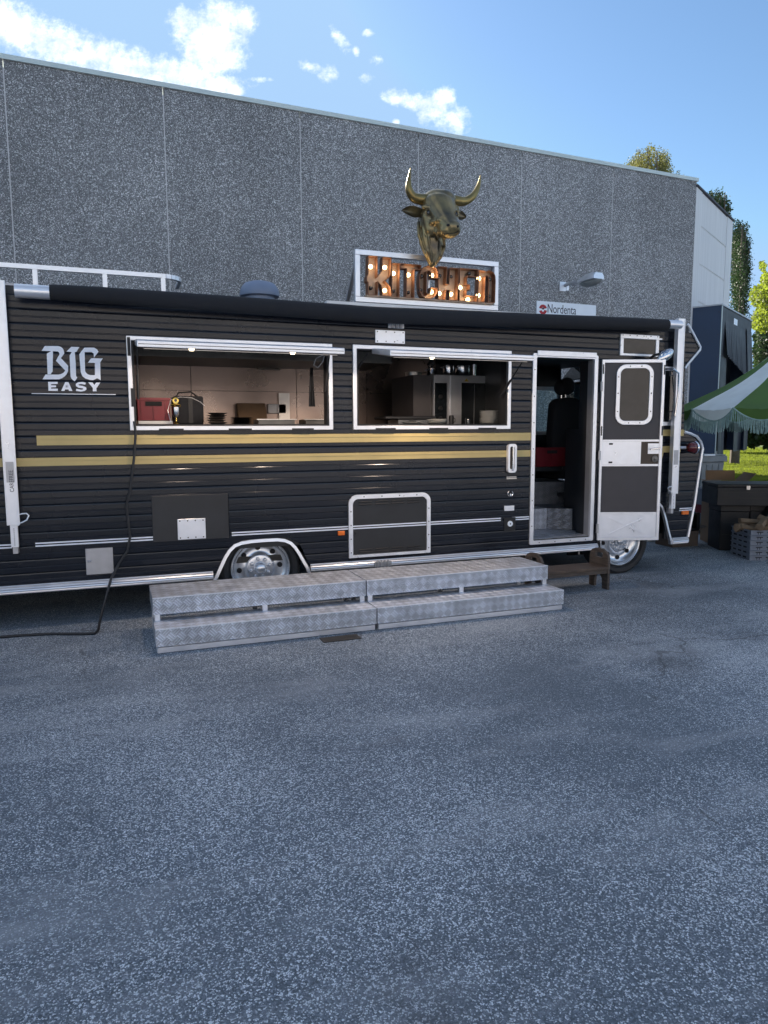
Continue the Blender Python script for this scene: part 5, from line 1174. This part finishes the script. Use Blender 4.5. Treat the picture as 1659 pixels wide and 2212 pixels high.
# ---- kitchen things: left window
def box_px(u0, v0, u1, v1, Y, dep, inset=0):
    a, z1 = P(u0, v0, Y); b, z0 = P(u1, v1, Y); return a, b, Y, Y+dep, min(z0,z1), max(z0,z1)
ZC = 1.656
def crate(name, label, x0, x1, y0, y1, z0, z1, m_, group=None, slots=None):
    t = thing(name, label, 'crate', ((x0+x1)/2, (y0+y1)/2, z0), group); w_ = .012
    MB().box(x0,x1,y0,y0+w_,z0,z1).box(x0,x1,y1-w_,y1,z0,z1).box(x0,x0+w_,y0+w_+.0002,y1-w_-.0002,z0,z1).box(x1-w_,x1,y0+w_+.0002,y1-w_-.0002,z0,z1).box(x0+w_,x1-w_,y0+w_,y1-w_,z0,z0+w_).build('shell', m_, t, bevel=.003)
    MB().ring([(x0-.008,z1-.022),(x1+.008,z1-.022),(x1+.008,z1+.001),(x0-.008,z1+.001)], [(x0+.003,z1-.021),(x1-.003,z1-.021),(x1-.003,z1),(x0+.003,z1)], y0-.008, y0-.0005).box(x0-.008,x1+.008,y0-.010,y0-.0005,z1-.022,z1+.001).build('rim', m_, t, bevel=.002)
    for f in (.12,.5,.88): x = x0+(x1-x0)*f; MB().box(x-.006,x+.006,y0-.008,y0-.0003,z0+.01,z1-.025).build('rib', m_, t)
    h_ = min(.04, (z1-z0)*.22); c_ = (x0+x1)/2; wd_ = min(.07,(x1-x0)*.28)
    MB().box(c_-wd_,c_+wd_,y0-.011,y0-.0085,z1-.03-h_,z1-.032).build('hand_slot', 'dark_void', t)
    return t
a = box_px(296, 859, 368, 903, 6.72, .4); crate('crate', 'red plastic crate on the counter at the left end of the left serving window', *a[:4], ZC+.035, a[5], 'red_plastic')
tb = MB().box(a[0], a[1]+.02, 6.70, 7.0, ZC+.001, ZC+.033).build('baking_tray', 'steel', bevel=.003); tag(tb, 'shallow steel tray lying under the red crate in the left window', 'tray')
a = box_px(374, 855, 441, 912, 6.80, .28)
bag = thing('cool_bag', 'black soft cool bag standing on the counter behind the silver trophy', 'bag', ((a[0]+a[1])/2, 6.95, ZC))
MB().box(a[0], a[1], 6.80, 7.06, ZC+.001, a[5]).build('bag_body', 'fabric_black', bag, bevel=.02, seg=3, smooth=True)
MB().box(a[0]+.13, a[0]+.17, 6.793, 6.7995, ZC+.01, a[5]-.01).build('strap', 'black_plastic', bag)
MB().tube([(a[0]+.03,6.84,a[5]-.01),(a[0]+.05,6.84,a[5]+.03),(a[0]+.16,6.84,a[5]+.04),(a[0]+.22,6.84,a[5]-.005)], .008, 6).build('handle', 'black_plastic', bag, smooth=True)
text('JAMES', .018, Matrix.Translation((a[0]+.085, 6.797, a[5]-.085)) @ RT, 'lettering', 'decal_white', bag) if False else None
# trophy
tx_, tz_ = P(381, 912, 6.50)
tr = thing('trophy', 'silver and gold trophy cup standing on the counter at the left window', 'trophy', (tx_, 6.5, ZC))
MB().lathe([(0,ZC+.001),(.024,ZC+.001),(.026,ZC+.008),(.014,ZC+.016),(.007,ZC+.03),(.010,ZC+.045),(.006,ZC+.052),(.006,ZC+.058)], o=(tx_,6.5,0), n=20).build('foot', 'brass', tr, smooth=True)
MB().lathe([(.006,ZC+.058),(.022,ZC+.064),(.030,ZC+.08),(.033,ZC+.12),(.034,ZC+.148),(.030,ZC+.150),(.0,ZC+.150)], o=(tx_,6.5,0), n=24).build('cup', 'chrome', tr, smooth=True)
MB().lathe([(.034,ZC+.150),(.022,ZC+.158),(.006,ZC+.172),(.006,ZC+.178)], o=(tx_,6.5,0), n=20).build('lid', 'brass', tr, smooth=True)
MB().lathe([(.012,-.004),(.026,-.006),(.029,0),(.026,.006),(.012,.004),(.012,-.004)], o=(tx_,6.5,ZC+.205), ax='y', n=22).build('medallion', 'brass', tr, smooth=True); MB().lathe([(0,-.002),(.012,-.002),(.012,.002),(0,.002)], o=(tx_,6.5,ZC+.205), ax='y', n=14).build('medallion_centre', 'decal_dark', tr)
for s in (-1, 1): MB().tube([(tx_+s*.034,6.5,ZC+.150),(tx_+s*.042,6.5,ZC+.165),(tx_+s*.024,6.5,ZC+.172),(tx_+s*.008,6.5,ZC+.180)], .0035, 6).build('handle', 'brass', tr, smooth=True)
# price-tag cord on the bag
cd_ = MB().tube([(tx_-.04,6.6,ZC+.02),(tx_-.06,6.62,ZC+.12),(tx_-.03,6.66,ZC+.215),(tx_+.06,6.72,ZC+.245),(tx_+.16,6.72,ZC+.24),(tx_+.24,6.72,ZC+.20),(tx_+.27,6.72,ZC+.17)], .0025, 5).build('cord', 'alu_bright', bag, smooth=True)
# stacks of pans and plates
ORD = ['lowest', 'second from the bottom', 'third from the bottom', 'fourth from the bottom', 'fifth from the bottom', 'sixth from the bottom', 'seventh from the bottom', 'eighth from the bottom', 'ninth from the bottom', 'second from the top', 'topmost']
def ordn(i, n):
    if i == n-1: return 'topmost'
    if i == n-2 and n > 3: return 'second from the top'
    return ORD[i]
def stack(name, label, cat, x, y, z, r, h, n, dz, m_, group, jitter=.004):
    pr_ = [(0,0.001),(r*.62,0.001),(r*.98,h),(r,h+.001),(r*.96,h+.001),(r*.60,.004),(0,.004)]
    first = thing(name, label % ordn(0, n), cat, (x, y, z), group)
    MB().lathe([(a_, z+b_) for a_, b_ in pr_], o=(x,y,0), n=28).build('dish', m_, first, smooth=True)
    for i in range(1, n): dup(first, (x+random.uniform(-1,1)*jitter, y+random.uniform(-1,1)*jitter, z+dz*i), label % ordn(i, n))
x_, _ = P(470, 900, 6.62); stack('pan_lid', 'black bowl-shaped lid, %s of the loose stack right of the cool bag', 'lid', x_, 6.64, ZC, .092, .018, 5, .021, 'black_plastic', 'black lids stacked right of the cool bag', .012)
x_, _ = P(522, 905, 6.62); stack('black_plate', 'thin black plate, %s of the low stack in the left window', 'plate', x_, 6.62, ZC, .105, .009, 6, .0105, 'black_plastic', 'black plates stacked in the left window', .004)
a = box_px(515, 870, 578, 905, 8.25, .03); cbd = MB().hexa([(a[0],8.20,1.60),(a[1],8.20,1.60),(a[1],8.23,1.60),(a[0],8.23,1.60),(a[0],8.36,a[5]),(a[1],8.36,a[5]),(a[1],8.39,a[5]),(a[0],8.39,a[5])]).build('cutting_board', 'cardboard', bevel=.004); tag(cbd, 'beige cutting board leaning on the steel splashback', 'board')
for (u0, u1, v0, lab) in ((553,640,897,'long dark steel food pan lying in the middle of the left window'), (655,712,895,'dark steel food pan at the right end of the left window')):
    a = box_px(u0, v0, u1, 912, 6.95, .3); t = thing('food_pan', lab, 'pan', ((a[0]+a[1])/2, 7.1, ZC)); z1 = ZC+.05
    MB().box(a[0]+.02,a[1]-.02,6.93,6.94,ZC+.001,z1).box(a[0]+.02,a[1]-.02,7.2,7.21,ZC+.001,z1).box(a[0]+.02,a[0]+.03,6.941,7.199,ZC+.001,z1).box(a[1]-.03,a[1]-.02,6.941,7.199,ZC+.001,z1).box(a[0]+.03,a[1]-.03,6.94,7.2,ZC+.001,ZC+.01).build('pan_body', 'steel_dark', t)
    MB().box(a[0],a[1],6.91,6.929,z1-.006,z1+.004).build('pan_rim', 'steel', t)
# right window
x_, _ = P(893, 908, 6.55); stack('white_plate', 'white plate, %s of the stack of two at the right window', 'plate', x_, 6.58, ZC, .112, .010, 2, .011, 'ceramic', 'white plates in the two-high stack', .003)
x_, _ = P(944, 905, 6.60); stack('white_plate', 'white plate, %s of the stack of four before the oven knobs', 'plate', x_, 6.60, ZC, .115, .012, 4, .012, 'ceramic', 'white plates in the four-high stack', .004)
x_, _ = P(1056, 900, 6.60); stack('white_plate', 'white plate, %s of the tall stack at the right end', 'plate', x_, 6.60, ZC, .100, .010, 11, .0125, 'ceramic', 'white plates in the tall stack', .003)
x0o, zto = P(937, 809, 7.25); x1o, _ = P(1083, 810, 7.25)
ov = thing('convection_oven', 'steel convection oven with a dark glass door and three black knobs behind the right window', 'oven', ((x0o+x1o)/2, 7.5, ZC-.25)); zo0 = ZC-.25
MB().box(x0o, x1o, 7.25, 7.9, zo0, zto).build('oven_body', 'alu_dull', ov, bevel=.004)
xk = P(971, 850, 7.25)[0]
MB().box(x0o+.012, xk-.035, 7.244, 7.2495, zo0+.03, P(950,827,7.24)[1]).build('control_panel', 'glass_dark', ov)
for v in (857, 882, 909-5): 
    x_, z_ = P(952, v, 7.24); kn = MB().lathe([(0,-.03),(.018,-.028),(.021,-.012),(.026,-.010),(.026,-.004)], o=(x_,7.248,z_), ax='y', n=18).build('knob', 'black_plastic', ov, smooth=True)
dr = MB().box(xk+.0, x1o-.002, 7.232, 7.2485, zo0+.02, zto-.002)  .build('oven_door', 'alu', ov, bevel=.003)
xg0, zg = P(1003, 826, 7.23); xg1 = P(1060, 826, 7.23)[0]
MB().box(xg0-.035, xg1+.02, 7.227, 7.2315, zo0+.06, zg-.005).build('door_glass', 'glass_dark', dr)
MB().tube([(xg0+.12,7.222,zo0+.08),(xg0+.125,7.222,zg-.02)], .003, 5).build('glass_seam', 'alu_dull', dr)
wt = [P(1003,826,7.226),P(1013,826,7.226),P(1008,817,7.226)]; MB().prism([(wt[0][0],zg+.01),(wt[1][0],zg+.01),(wt[2][0],zg+.042)], 7.2285, 7.2315).build('warning_triangle', 'yellow_tape', dr)
MB().box(P(893,850,7.3)[0], x0o-.006, 7.30, 7.95, ZC-.3, zto-.005).build('cabinet', 'door_panel'); c_ = bpy.data.objects['cabinet']; tag(c_, 'dark steel cabinet standing left of the oven', 'cabinet')
def pot(u, vt, w_px, label, m_='chrome', tilt=0, name='pot', handle=True, Y=7.45):
    x, zt = P(u, vt, Y); r = w_px/2/205; zb = zto+.002; h = max(.03, zt-zb)
    t = thing(name, label, 'pot', (x, Y, zb)); MB().lathe([(0,zb),(r*.95,zb),(r,zb+.006),(r,zb+h),(r*1.04,zb+h+.003),(r*.96,zb+h),(r*.94,zb+.01),(0,zb+.01)], o=(x,Y,0), n=28).build('pot_body', m_, t, smooth=True)
    if handle:
        for s in (-1, 1): MB().tube([(x+s*r*.99,Y-.02,zb+h*.75),(x+s*(r+.02),Y-.02,zb+h*.78),(x+s*(r+.02),Y+.02,zb+h*.78),(x+s*r*.99,Y+.02,zb+h*.75)], .004, 6).build('handle', m_, t)
    return t
pot(969, 789, 26, 'tall steel pot on top of the oven, middle one'); pot(999, 790, 34, 'wide steel pot on top of the oven right of the tall one'); pot(1024, 788, 9, 'slim steel jar on the oven, right of the wide pot', handle=False, name='jar')
pot(932, 796, 22, 'small shiny saucepan on the left end of the oven', Y=7.40)
pb = P3(930, 787, 7.4); jg = MB(Matrix.Translation(pb) @ Matrix.Rotation(R(40), 4, 'Y')).lathe([(0,-.035),(.03,-.035),(.035,.035),(.031,.035),(.027,-.03),(0,-.03)], n=20).build('steel_cup', 'chrome', smooth=True); tag(jg, 'tilted polished steel cup resting in the small saucepan', 'cup')
a = P3(893, 799, 7.6); t = thing('saucepan', 'shallow steel saucepan on the dark cabinet left of the oven', 'pan', (a.x, a.y, zto-.004))
MB().lathe([(0,zto-.003),(.09,zto-.003),(.095,zto+.045),(.10,zto+.048),(.09,zto+.045),(.086,zto+.003),(0,zto+.003)], o=(a.x,a.y,0), n=28).build('pan_body', 'steel', t, smooth=True); MB().bar((a.x+.09,a.y,zto+.04),(a.x+.24,a.y-.06,zto+.055), .015, .01).build('handle', 'black_plastic', t)
a = box_px(833, 888, 938, 912, 6.95, .25); t = thing('contact_grill', 'black low contact grill lying at the left of the right window counter', 'grill', ((a[0]+a[1])/2, 7.1, ZC))
MB().box(a[0]+.12, a[1], 6.9, 7.2, ZC+.001, ZC+.05).build('grill_base', 'steel_dark', t, bevel=.004); MB().box(a[0]-.03, a[1]-.01, 6.88, 7.22, ZC+.053, ZC+.085).build('grill_lid', 'black_plastic', t, bevel=.008)
MB().box(a[0]+.24, a[0]+.32, 6.893, 6.8995, ZC+.01, ZC+.04).build('display', 'glass_dark', t)
a = P3(975, 890, 7.0); mg = thing('black_mug', 'black mug standing behind the white plates in front of the oven', 'mug', (a.x, 7.0, ZC)); MB().lathe([(0,ZC+.001),(.026,ZC+.001),(.028,ZC+.075),(.024,ZC+.095),(.0,ZC+.10)], o=(a.x,7.0,0), n=20).build('mug_body', 'black_plastic', mg, smooth=True); MB().tube([(a.x+.026,7,ZC+.07),(a.x+.045,7,ZC+.06),(a.x+.045,7,ZC+.03),(a.x+.026,7,ZC+.02)], .004, 6).build('handle', 'black_plastic', mg)
a = P3(1012, 900, 6.9); gj = thing('glass_jar', 'dark glass preserving jar left of the tall plate stack', 'jar', (a.x, 6.9, ZC)); MB().lathe([(0,ZC+.001),(.035,ZC+.001),(.037,ZC+.05),(.03,ZC+.065),(0,ZC+.068)], o=(a.x,6.9,0), n=20).build('jar_body', 'glass_dark', gj, smooth=True); MB().lathe([(.031,ZC+.05),(.034,ZC+.055),(.031,ZC+.06)], o=(a.x,6.9,0), n=20).build('clasp', 'steel', gj)
# cab things
a = box_px(1148, 967, 1222, 1006, 7.35, .4); crate('crate', 'dark red crate on the engine cover inside the doorway', a[0]-.05, a[1], 7.25, 7.6, a[4], a[5], 'red_plastic')
tcw = MB().box(a[0]-.05, a[1]+.25, 7.2, 7.7, 1.245 if False else a[4]-.05, a[4]-.001).build('shelf_board', 'black_flat'); tag(tcw, 'dark board under the red crate inside the doorway', 'board')
# ---- parasol
pc = AT(1722, 883, 8.9); PX, PY = pc.x, pc.y; PR, NP = 1.50, 16
pa = thing('parasol', 'green and white striped parasol with a scalloped edge and a long teal fringe', 'parasol', (PX, PY, 0))
zr_, za_ = 1.835, 2.86
base_ang = math.atan2(-PY, -PX) 
def prof(t): return zr_+(za_-zr_)*((1-t)*.66+.34*(1-t)**3.2)
tip0 = base_ang - R(22.5)*.10
for k in range(NP):
    a0_, a1_ = tip0+2*math.pi*k/NP, tip0+2*math.pi*(k+1)/NP; vs = []; fs = []; nr, na = 14, 10
    for i in range(nr+1):
        t = i/nr
        for j in range(na+1):
            s = j/na; a_ = a0_+(a1_-a0_)*s; r = PR*t; sag = math.sin(math.pi*s)
            vs.append((PX+r*math.cos(a_)*(1-.035*sag*t), PY+r*math.sin(a_)*(1-.035*sag*t), prof(t)-.022*sag*t-.004*math.sin(s*25+i)*t))
    for j in range(na+1):
        s = j/na; a_ = a0_+(a1_-a0_)*s; sag = math.sin(math.pi*s)**.8
        vs.append((PX+PR*math.cos(a_)*(1-.05*sag), PY+PR*math.sin(a_)*(1-.05*sag), zr_-.022*sag-.125*sag))
    for i in range(nr+1):
        for j in range(na): q = i*(na+1)+j; fs.append((q, q+1, q+na+2, q+na+1))
    wht = k % 2 == 0
    MB().add(vs, fs).build('canopy_panel', 'canvas_white' if wht else 'canvas_green', pa, smooth=True, label='white canopy panel' if wht else 'green canopy panel')
    fg = MB(); nf = 38
    for q in range(nf):
        s = (q+.5)/nf; a_ = a0_+(a1_-a0_)*s; sag = math.sin(math.pi*s)**.8; x = PX+PR*math.cos(a_)*(1-.05*sag); y = PY+PR*math.sin(a_)*(1-.05*sag); z = zr_-.022*sag-.125*sag
        l = .145+random.uniform(-.012,.012); dx = random.uniform(-.012,.012)
        fg.tube([(x,y,z+.01),(x+dx*.4,y,z-l*.5),(x+dx,y,z-l)], [.0055,.005,.0055], 4)
    pts = []
    for q in range(13):
        s = q/12; a_ = a0_+(a1_-a0_)*s; sag = math.sin(math.pi*s)**.8; pts.append((PX+PR*math.cos(a_)*(1-.05*sag), PY+PR*math.sin(a_)*(1-.05*sag), zr_-.147*sag))
    fg.tube(pts, .009, 5); fg.build('fringe', 'fringe', pa)
MB().tube([(PX,PY,.06),(PX,PY,za_+.06)], .024, 12).build('pole', 'white_paint', pa, smooth=True)
MB().lathe([(0,0.001),(.26,0.001),(.26,.05),(.24,.06),(.03,.07),(.03,.3),(0,.3)], o=(PX,PY,0), n=28).build('base', 'iron', pa, smooth=True)
MB().lathe([(0,za_+.10),(.03,za_+.08),(.03,za_+.05),(.06,za_-.01),(0,za_-.02)], o=(PX,PY,0), n=16).build('finial', 'white_paint', pa, smooth=True)
for k in range(8):
    a_ = tip0+2*math.pi*k/8; MB().tube([(PX+PR*t*math.cos(a_),PY+PR*t*math.sin(a_),prof(t)-.03) for t in (.02,.2,.4,.6,.8,.98)], .007, 6).build('rib', 'alu', pa)
# ---- cases, crates and boxes on the right
def obox(T, x0, x1, y0, y1, z0, z1): return MB(T).box(x0, x1, y0, y1, z0, z1)
g0 = G(1553, 1189); TB = frame(g0, 117); AZ = 104
def case(name, label, cat, T, x0, x1, y0, y1, z0, z1, m_='black_plastic', latch=True, bev=.006):
    o = T @ Vector(((x0+x1)/2, (y0+y1)/2, z0)); t = thing(name, label, cat, o)
    hh = z1-z0; MB(T).box(x0, x1, y0, y1, z0, z1-hh*.14).build('case_body', m_, t, bevel=bev)
    MB(T).box(x0-.006, x1+.006, y0-.006, y1+.006, z1-hh*.14+.002, z1).build('case_lid', m_, t, bevel=bev)
    if latch:
        for q in (.28, .72): x = x0+(x1-x0)*q; MB(T).box(x-.022, x+.022, y0-.014, y0-.0065, z1-hh*.14-.03, z1-hh*.14+.02).build('latch', 'steel', t)
    for q in (.35, .62): MB(T).box(x0+.03, x1-.03, y0-.004, y0-.0002, z0+hh*q, z0+hh*q+.006).build('groove', 'iron', t)
    return t
case('speaker_case', 'tall narrow black box standing under the left end of the black flight case', 'case', TB, 0, .36, 0, .45, .0, .60, latch=False)
case('speaker_case', 'second black box behind the wooden log crate under the black flight case', 'case', TB, .40, .95, .08, .5, .0, .60, latch=False)
case('flight_case', 'wide black flight case lying across the two black boxes under the parasol', 'case', TB, -.09, 1.25, -.10, .50, .605, .885)
def cardboard(name, label, T, x0, x1, y0, y1, z0, z1, flaps, m_='cardboard'):
    t = thing(name, label, 'box', T @ Vector(((x0+x1)/2, (y0+y1)/2, z0)))
    w_ = .004; MB(T).box(x0,x1,y0,y0+w_,z0,z1).box(x0,x1,y1-w_,y1,z0,z1).box(x0,x0+w_,y0+w_+.0002,y1-w_-.0002,z0,z1).box(x1-w_,x1,y0+w_+.0002,y1-w_-.0002,z0,z1).box(x0+w_,x1-w_,y0+w_,y1-w_,z0,z0+w_).build('carton', m_, t)
    for (p, q, v_) in flaps:
        p, q, v_ = Vector(p), Vector(q), Vector(v_); nn_ = (q-p).cross(v_).normalized()*.004
        MB(T).hexa([p, q, q+v_, p+v_, p+nn_, q+nn_, q+v_+nn_, p+v_+nn_]).build('flap', m_, t)
    return t
cardboard('cardboard_box', 'open cardboard box with raised flaps standing behind the black flight case', TB, .06, .62, .52, .95, .0, .86, [((.06,.52,.865),(.06,.95,.865),(-.20,0,.05)), ((.10,.95,.865),(.50,.95,.865),(.0,.02,.14)), ((.50,.52,.865),(.50,.95,.865),(.12,0,.12))], 'cardboard')
# leaning black monitor speaker
ql = AT(1652, 1106, 9.2); TM = frame((ql.x, ql.y), AZ, .52) @ Matrix.Rotation(R(-28), 4, 'Y'); TM = frame((ql.x, ql.y), AZ, .42) @ Matrix.Rotation(R(32), 4, 'Y')
mo = thing('stage_monitor', 'black stage monitor tilted against the black flight case at the right edge', 'speaker', (ql.x, ql.y, .42))
MB(TM).box(0, .45, 0, .3, 0, .40).build('cabinet_body', 'black_plastic', mo, bevel=.01); MB(TM).box(.03, .42, -.012, -.001, .03, .37).build('grille', 'curtain_black', mo, bevel=.004)
# stack of grey crates with firewood
q0 = G(1619, 1211); TCk = frame(q0, 109)
for i in range(6):
    z0, z1 = .062*i+.002, .062*i+.061; lab = ['grey slotted crate at the bottom of the stack', 'grey slotted crate second from the bottom of the stack', 'grey slotted crate third from the bottom of the stack', 'grey slotted crate third from the top of the stack', 'grey slotted crate just under the top one of the stack', 'grey slotted crate on top of the stack holding the firewood'][i]
    t = thing('plastic_crate', lab, 'crate', TCk @ Vector((.2, .2, z0)), 'grey crates stacked under the firewood')
    X1, Y1 = .58, .44
    b_ = MB(TCk).box(0,X1,0,.01,z0,z1-.012).box(0,X1,Y1-.01,Y1,z0,z1-.012).box(0,.01,.0102,Y1-.0102,z0,z1-.012).box(X1-.01,X1,.0102,Y1-.0102,z0,z1-.012)
    if i < 5: pass
    b_.box(.01,X1-.01,.01,Y1-.01,z0,z0+.006).build('crate_body', 'grey_plastic', t)
    MB(TCk).box(-.010,X1+.01,-.010,.004,z1-.0118,z1).box(-.010,.004,.0042,Y1+.01,z1-.0118,z1).box(X1-.004,X1+.01,.0042,Y1+.01,z1-.0118,z1).box(.0042,X1-.0042,Y1-.004,Y1+.01,z1-.0118,z1).build('crate_rim', 'grey_plastic', t, bevel=.002)
    sl = MB(TCk)
    for k in range(4): sl.box(.07+k*.13,.15+k*.13,-.003,-.0003,z0+.030,z0+.040).box(.085+k*.13,.092+k*.13,-.003,-.0003,z0+.008,z0+.030).box(.115+k*.13,.122+k*.13,-.003,-.0003,z0+.008,z0+.030)
    for k in range(3): sl.box(-.003,-.0003,.08+k*.12,.15+k*.12,z0+.018,z0+.036)
    sl.build('slots', 'dark_void', t)
ztop = .062*6
for i in range(12):
    gx, gy, gz = i % 3, (i//3) % 2, i//6
    x, y = .09+.19*gx+random.uniform(-.04,.04)+.05*gz, .10+.18*gy+random.uniform(-.03,.03); z = ztop-.005+.065*gz+random.uniform(0,.02); an = random.uniform(-60,60); l = random.uniform(.20,.32)
    T_ = TCk @ Matrix.Translation((x, y, z)) @ Matrix.Rotation(R(an), 4, 'Z') @ Matrix.Rotation(R(random.uniform(-18,18)), 4, 'Y') @ Matrix.Rotation(R(random.uniform(0,90)), 4, 'X')
    r = random.uniform(.042,.066); a1, a2 = random.uniform(.7,1), random.uniform(.5,.9)
    sh_ = [(0,-r),(r*a1,-r*.3),(r*a2,r*.8),(-r*.2,r),(-r*.9,r*.2)]; mb = MB(T_)
    vs = [(-l/2+random.uniform(-.01,.01), p, q) for p, q in sh_]+[(l/2+random.uniform(-.02,.02), p*.9+random.uniform(-.006,.006), q*.9) for p, q in sh_]
    mb.add(vs, [(0,1,2,3,4),(9,8,7,6,5)]+[(k,(k+1)%5,(k+1)%5+5,k+5) for k in range(5)])
    o = mb.build('firewood_log', 'firewood', bevel=.004); c0 = T_.translation
    o.data.transform(Matrix.Translation(-c0)); o.location = c0
    tag(o, 'split firewood log at the %s %s of the %s layer on the grey crate stack' % (('front','back')[gy], ('left','middle','right')[gx], ('lower','upper')[gz]), 'firewood', 'split logs on the crate stack')
# slotted crates and red crate behind the black box
for i, (v0, v1, m_, lab) in enumerate(((1108,1134,'grey_plastic','lower grey slotted crate on the dolly left of the tall black box'),(1090,1107,'red_plastic','red crate between two grey crates left of the tall black box'),(1055,1089,'grey_plastic','upper grey slotted crate above the red crate left of the tall black box'))):
    (xa, za), (xb, zb) = P(1521, v0, 8.3), P(1556, v1, 8.3); crate('plastic_crate', lab, xa, xb+.12, 8.3, 8.65, zb, za-.004, m_)
(xa, za), (xb, zb) = P(1512, 1136, 8.25), P(1560, 1144, 8.25)
dl = thing('dolly', 'low dark dolly with castor wheels under the grey and red crates', 'dolly', (xa+.2, 8.4, 0)); MB().box(xa, xb+.12, 8.22, 8.7, zb, za).build('deck', 'black_plastic', dl, bevel=.004)
for x in (xa+.09, xb+.02): MB().lathe([(0,-.015),(.055,-.015),(.06,-.010),(.06,.010),(.055,.015),(0,.015)], o=(x,8.28,.062), ax='y', n=18).build('castor_wheel', 'rubber', dl, smooth=True); MB().box(x-.03,x+.03,8.25,8.262,.06,zb).build('castor_fork', 'steel_dark', dl)
# dark brown open bin
q = G(1507, 1136); TQ = frame(q, 96)
bn = thing('waste_bin', 'dark brown tapered bin with a torn green liner standing behind the truck nose', 'bin', q)
def taper(T, x0, x1, y0, y1, z0, z1, k): return MB(T).hexa([(x0+k,y0+k,z0),(x1-k,y0+k,z0),(x1-k,y1-k,z0),(x0+k,y1-k,z0),(x0,y0,z1),(x1,y0,z1),(x1,y1,z1),(x0,y1,z1)])
taper(TQ, -.35, .10, .0, .42, 0.001, .47, .04).build('bin_body', 'brown_panel', bn, bevel=.01)
MB(TQ).ring([(-.36,.44),(.11,.44),(.11,.56),(-.36,.56)], [(-.35,.445),(.10,.445),(.10,.555),(-.35,.555)], -.012, .43).build('liner', 'bin_grey', bn)
MB(TQ).box(-.36,.11,-.012,-.0005,.44,.555).build('liner_front', 'leaf_dark', bn, bevel=.003)
# grey wheelie bin by the hall corner
qb = G(1536, 1097); TG = frame(qb, 92)
wb = thing('wheelie_bin', 'large grey wheelie bin with a wide rim in front of the white hall corner', 'bin', qb)
taper(TG, -.29, .29, 0, .6, .06, .93, .07).build('bin_body', 'bin_grey', wb, bevel=.02, seg=2)
MB(TG).box(-.33, .33, -.03, .64, .932, 1.05).build('bin_rim', 'bin_grey', wb, bevel=.015, seg=2)
MB(TG).box(-.31, .31, -.01, .62, 1.052, 1.08).build('bin_lid', 'bin_grey', wb, bevel=.012, seg=2)
MB(TG).tube([(-.28,-.05,1.07),(-.02,-.05,1.07)], .018, 8).build('handle', 'white_paint', wb, smooth=True)
for x in (-.2, .2): MB(TG).lathe([(0,-.02),(.09,-.02),(.1,-.01),(.1,.01),(.09,.02),(0,.02)], o=(x,.5,.102), ax='x', n=20).build('wheel', 'rubber', wb, smooth=True)
for x in (-.15, .0, .15): MB(TG).bar((x*.8,.058,.12),(x,-.004,.88), .02, .012).build('rib', 'bin_grey', wb)
# black boxy heater on a cardboard box, under the nose
q = G(1497, 1180); TK = frame(q, 93)
cardboard('cardboard_box', 'flat brown cardboard box lying on the asphalt under the truck nose', TK, -.34, .08, .0, .35, 0.001, .21, [((.08,.0,.212),(.08,.35,.212),(.14,0,.06))], 'cardboard_dark')
hb = thing('black_heater', 'glossy black box with a recessed front standing on the brown cardboard box', 'heater', TK @ Vector((-.1,.15,.216)))
MB(TK).ring(rr(-.22,.10,.216,.46,.02,2), rr(-.19,.05,.245,.435,.012,2), .0, .26).build('housing', 'black_plastic', hb, bevel=.004); MB(TK).box(-.20,.07,.14,.25,.24,.44).build('grille', 'dark_void', hb)
q = G(1432, 1168); TWb = frame(q, 93); wbx = MB(TWb).box(-.30, .05, 0, .3, .001, .26).build('white_box', 'white_paint', bevel=.003); tag(wbx, 'plain white box standing under the front wheel arch', 'box')

# dark cloth hanging at the right end of the left window
ct = MB(); vs = []; fs = []
for i in range(9):
    for j in range(7):
        z = 2.18-.36*i/8; x = 1.77+.055*(j/6-.5)*(.5+.6*i/8); vs.append((x, 6.55+.012*math.sin(j*2.2+i*.3), z))
for i in range(8):
    for j in range(6): q = i*7+j; fs.append((q,q+1,q+8,q+7))
n_ = len(vs); ct.add(vs+[(x,y+.006,z) for x,y,z in vs], fs+[tuple(k+n_ for k in f)[::-1] for f in fs])
tag(ct.build('cloth', 'fabric_black', smooth=True), 'dark blue-black cloth hanging at the right end of the left serving window', 'cloth')
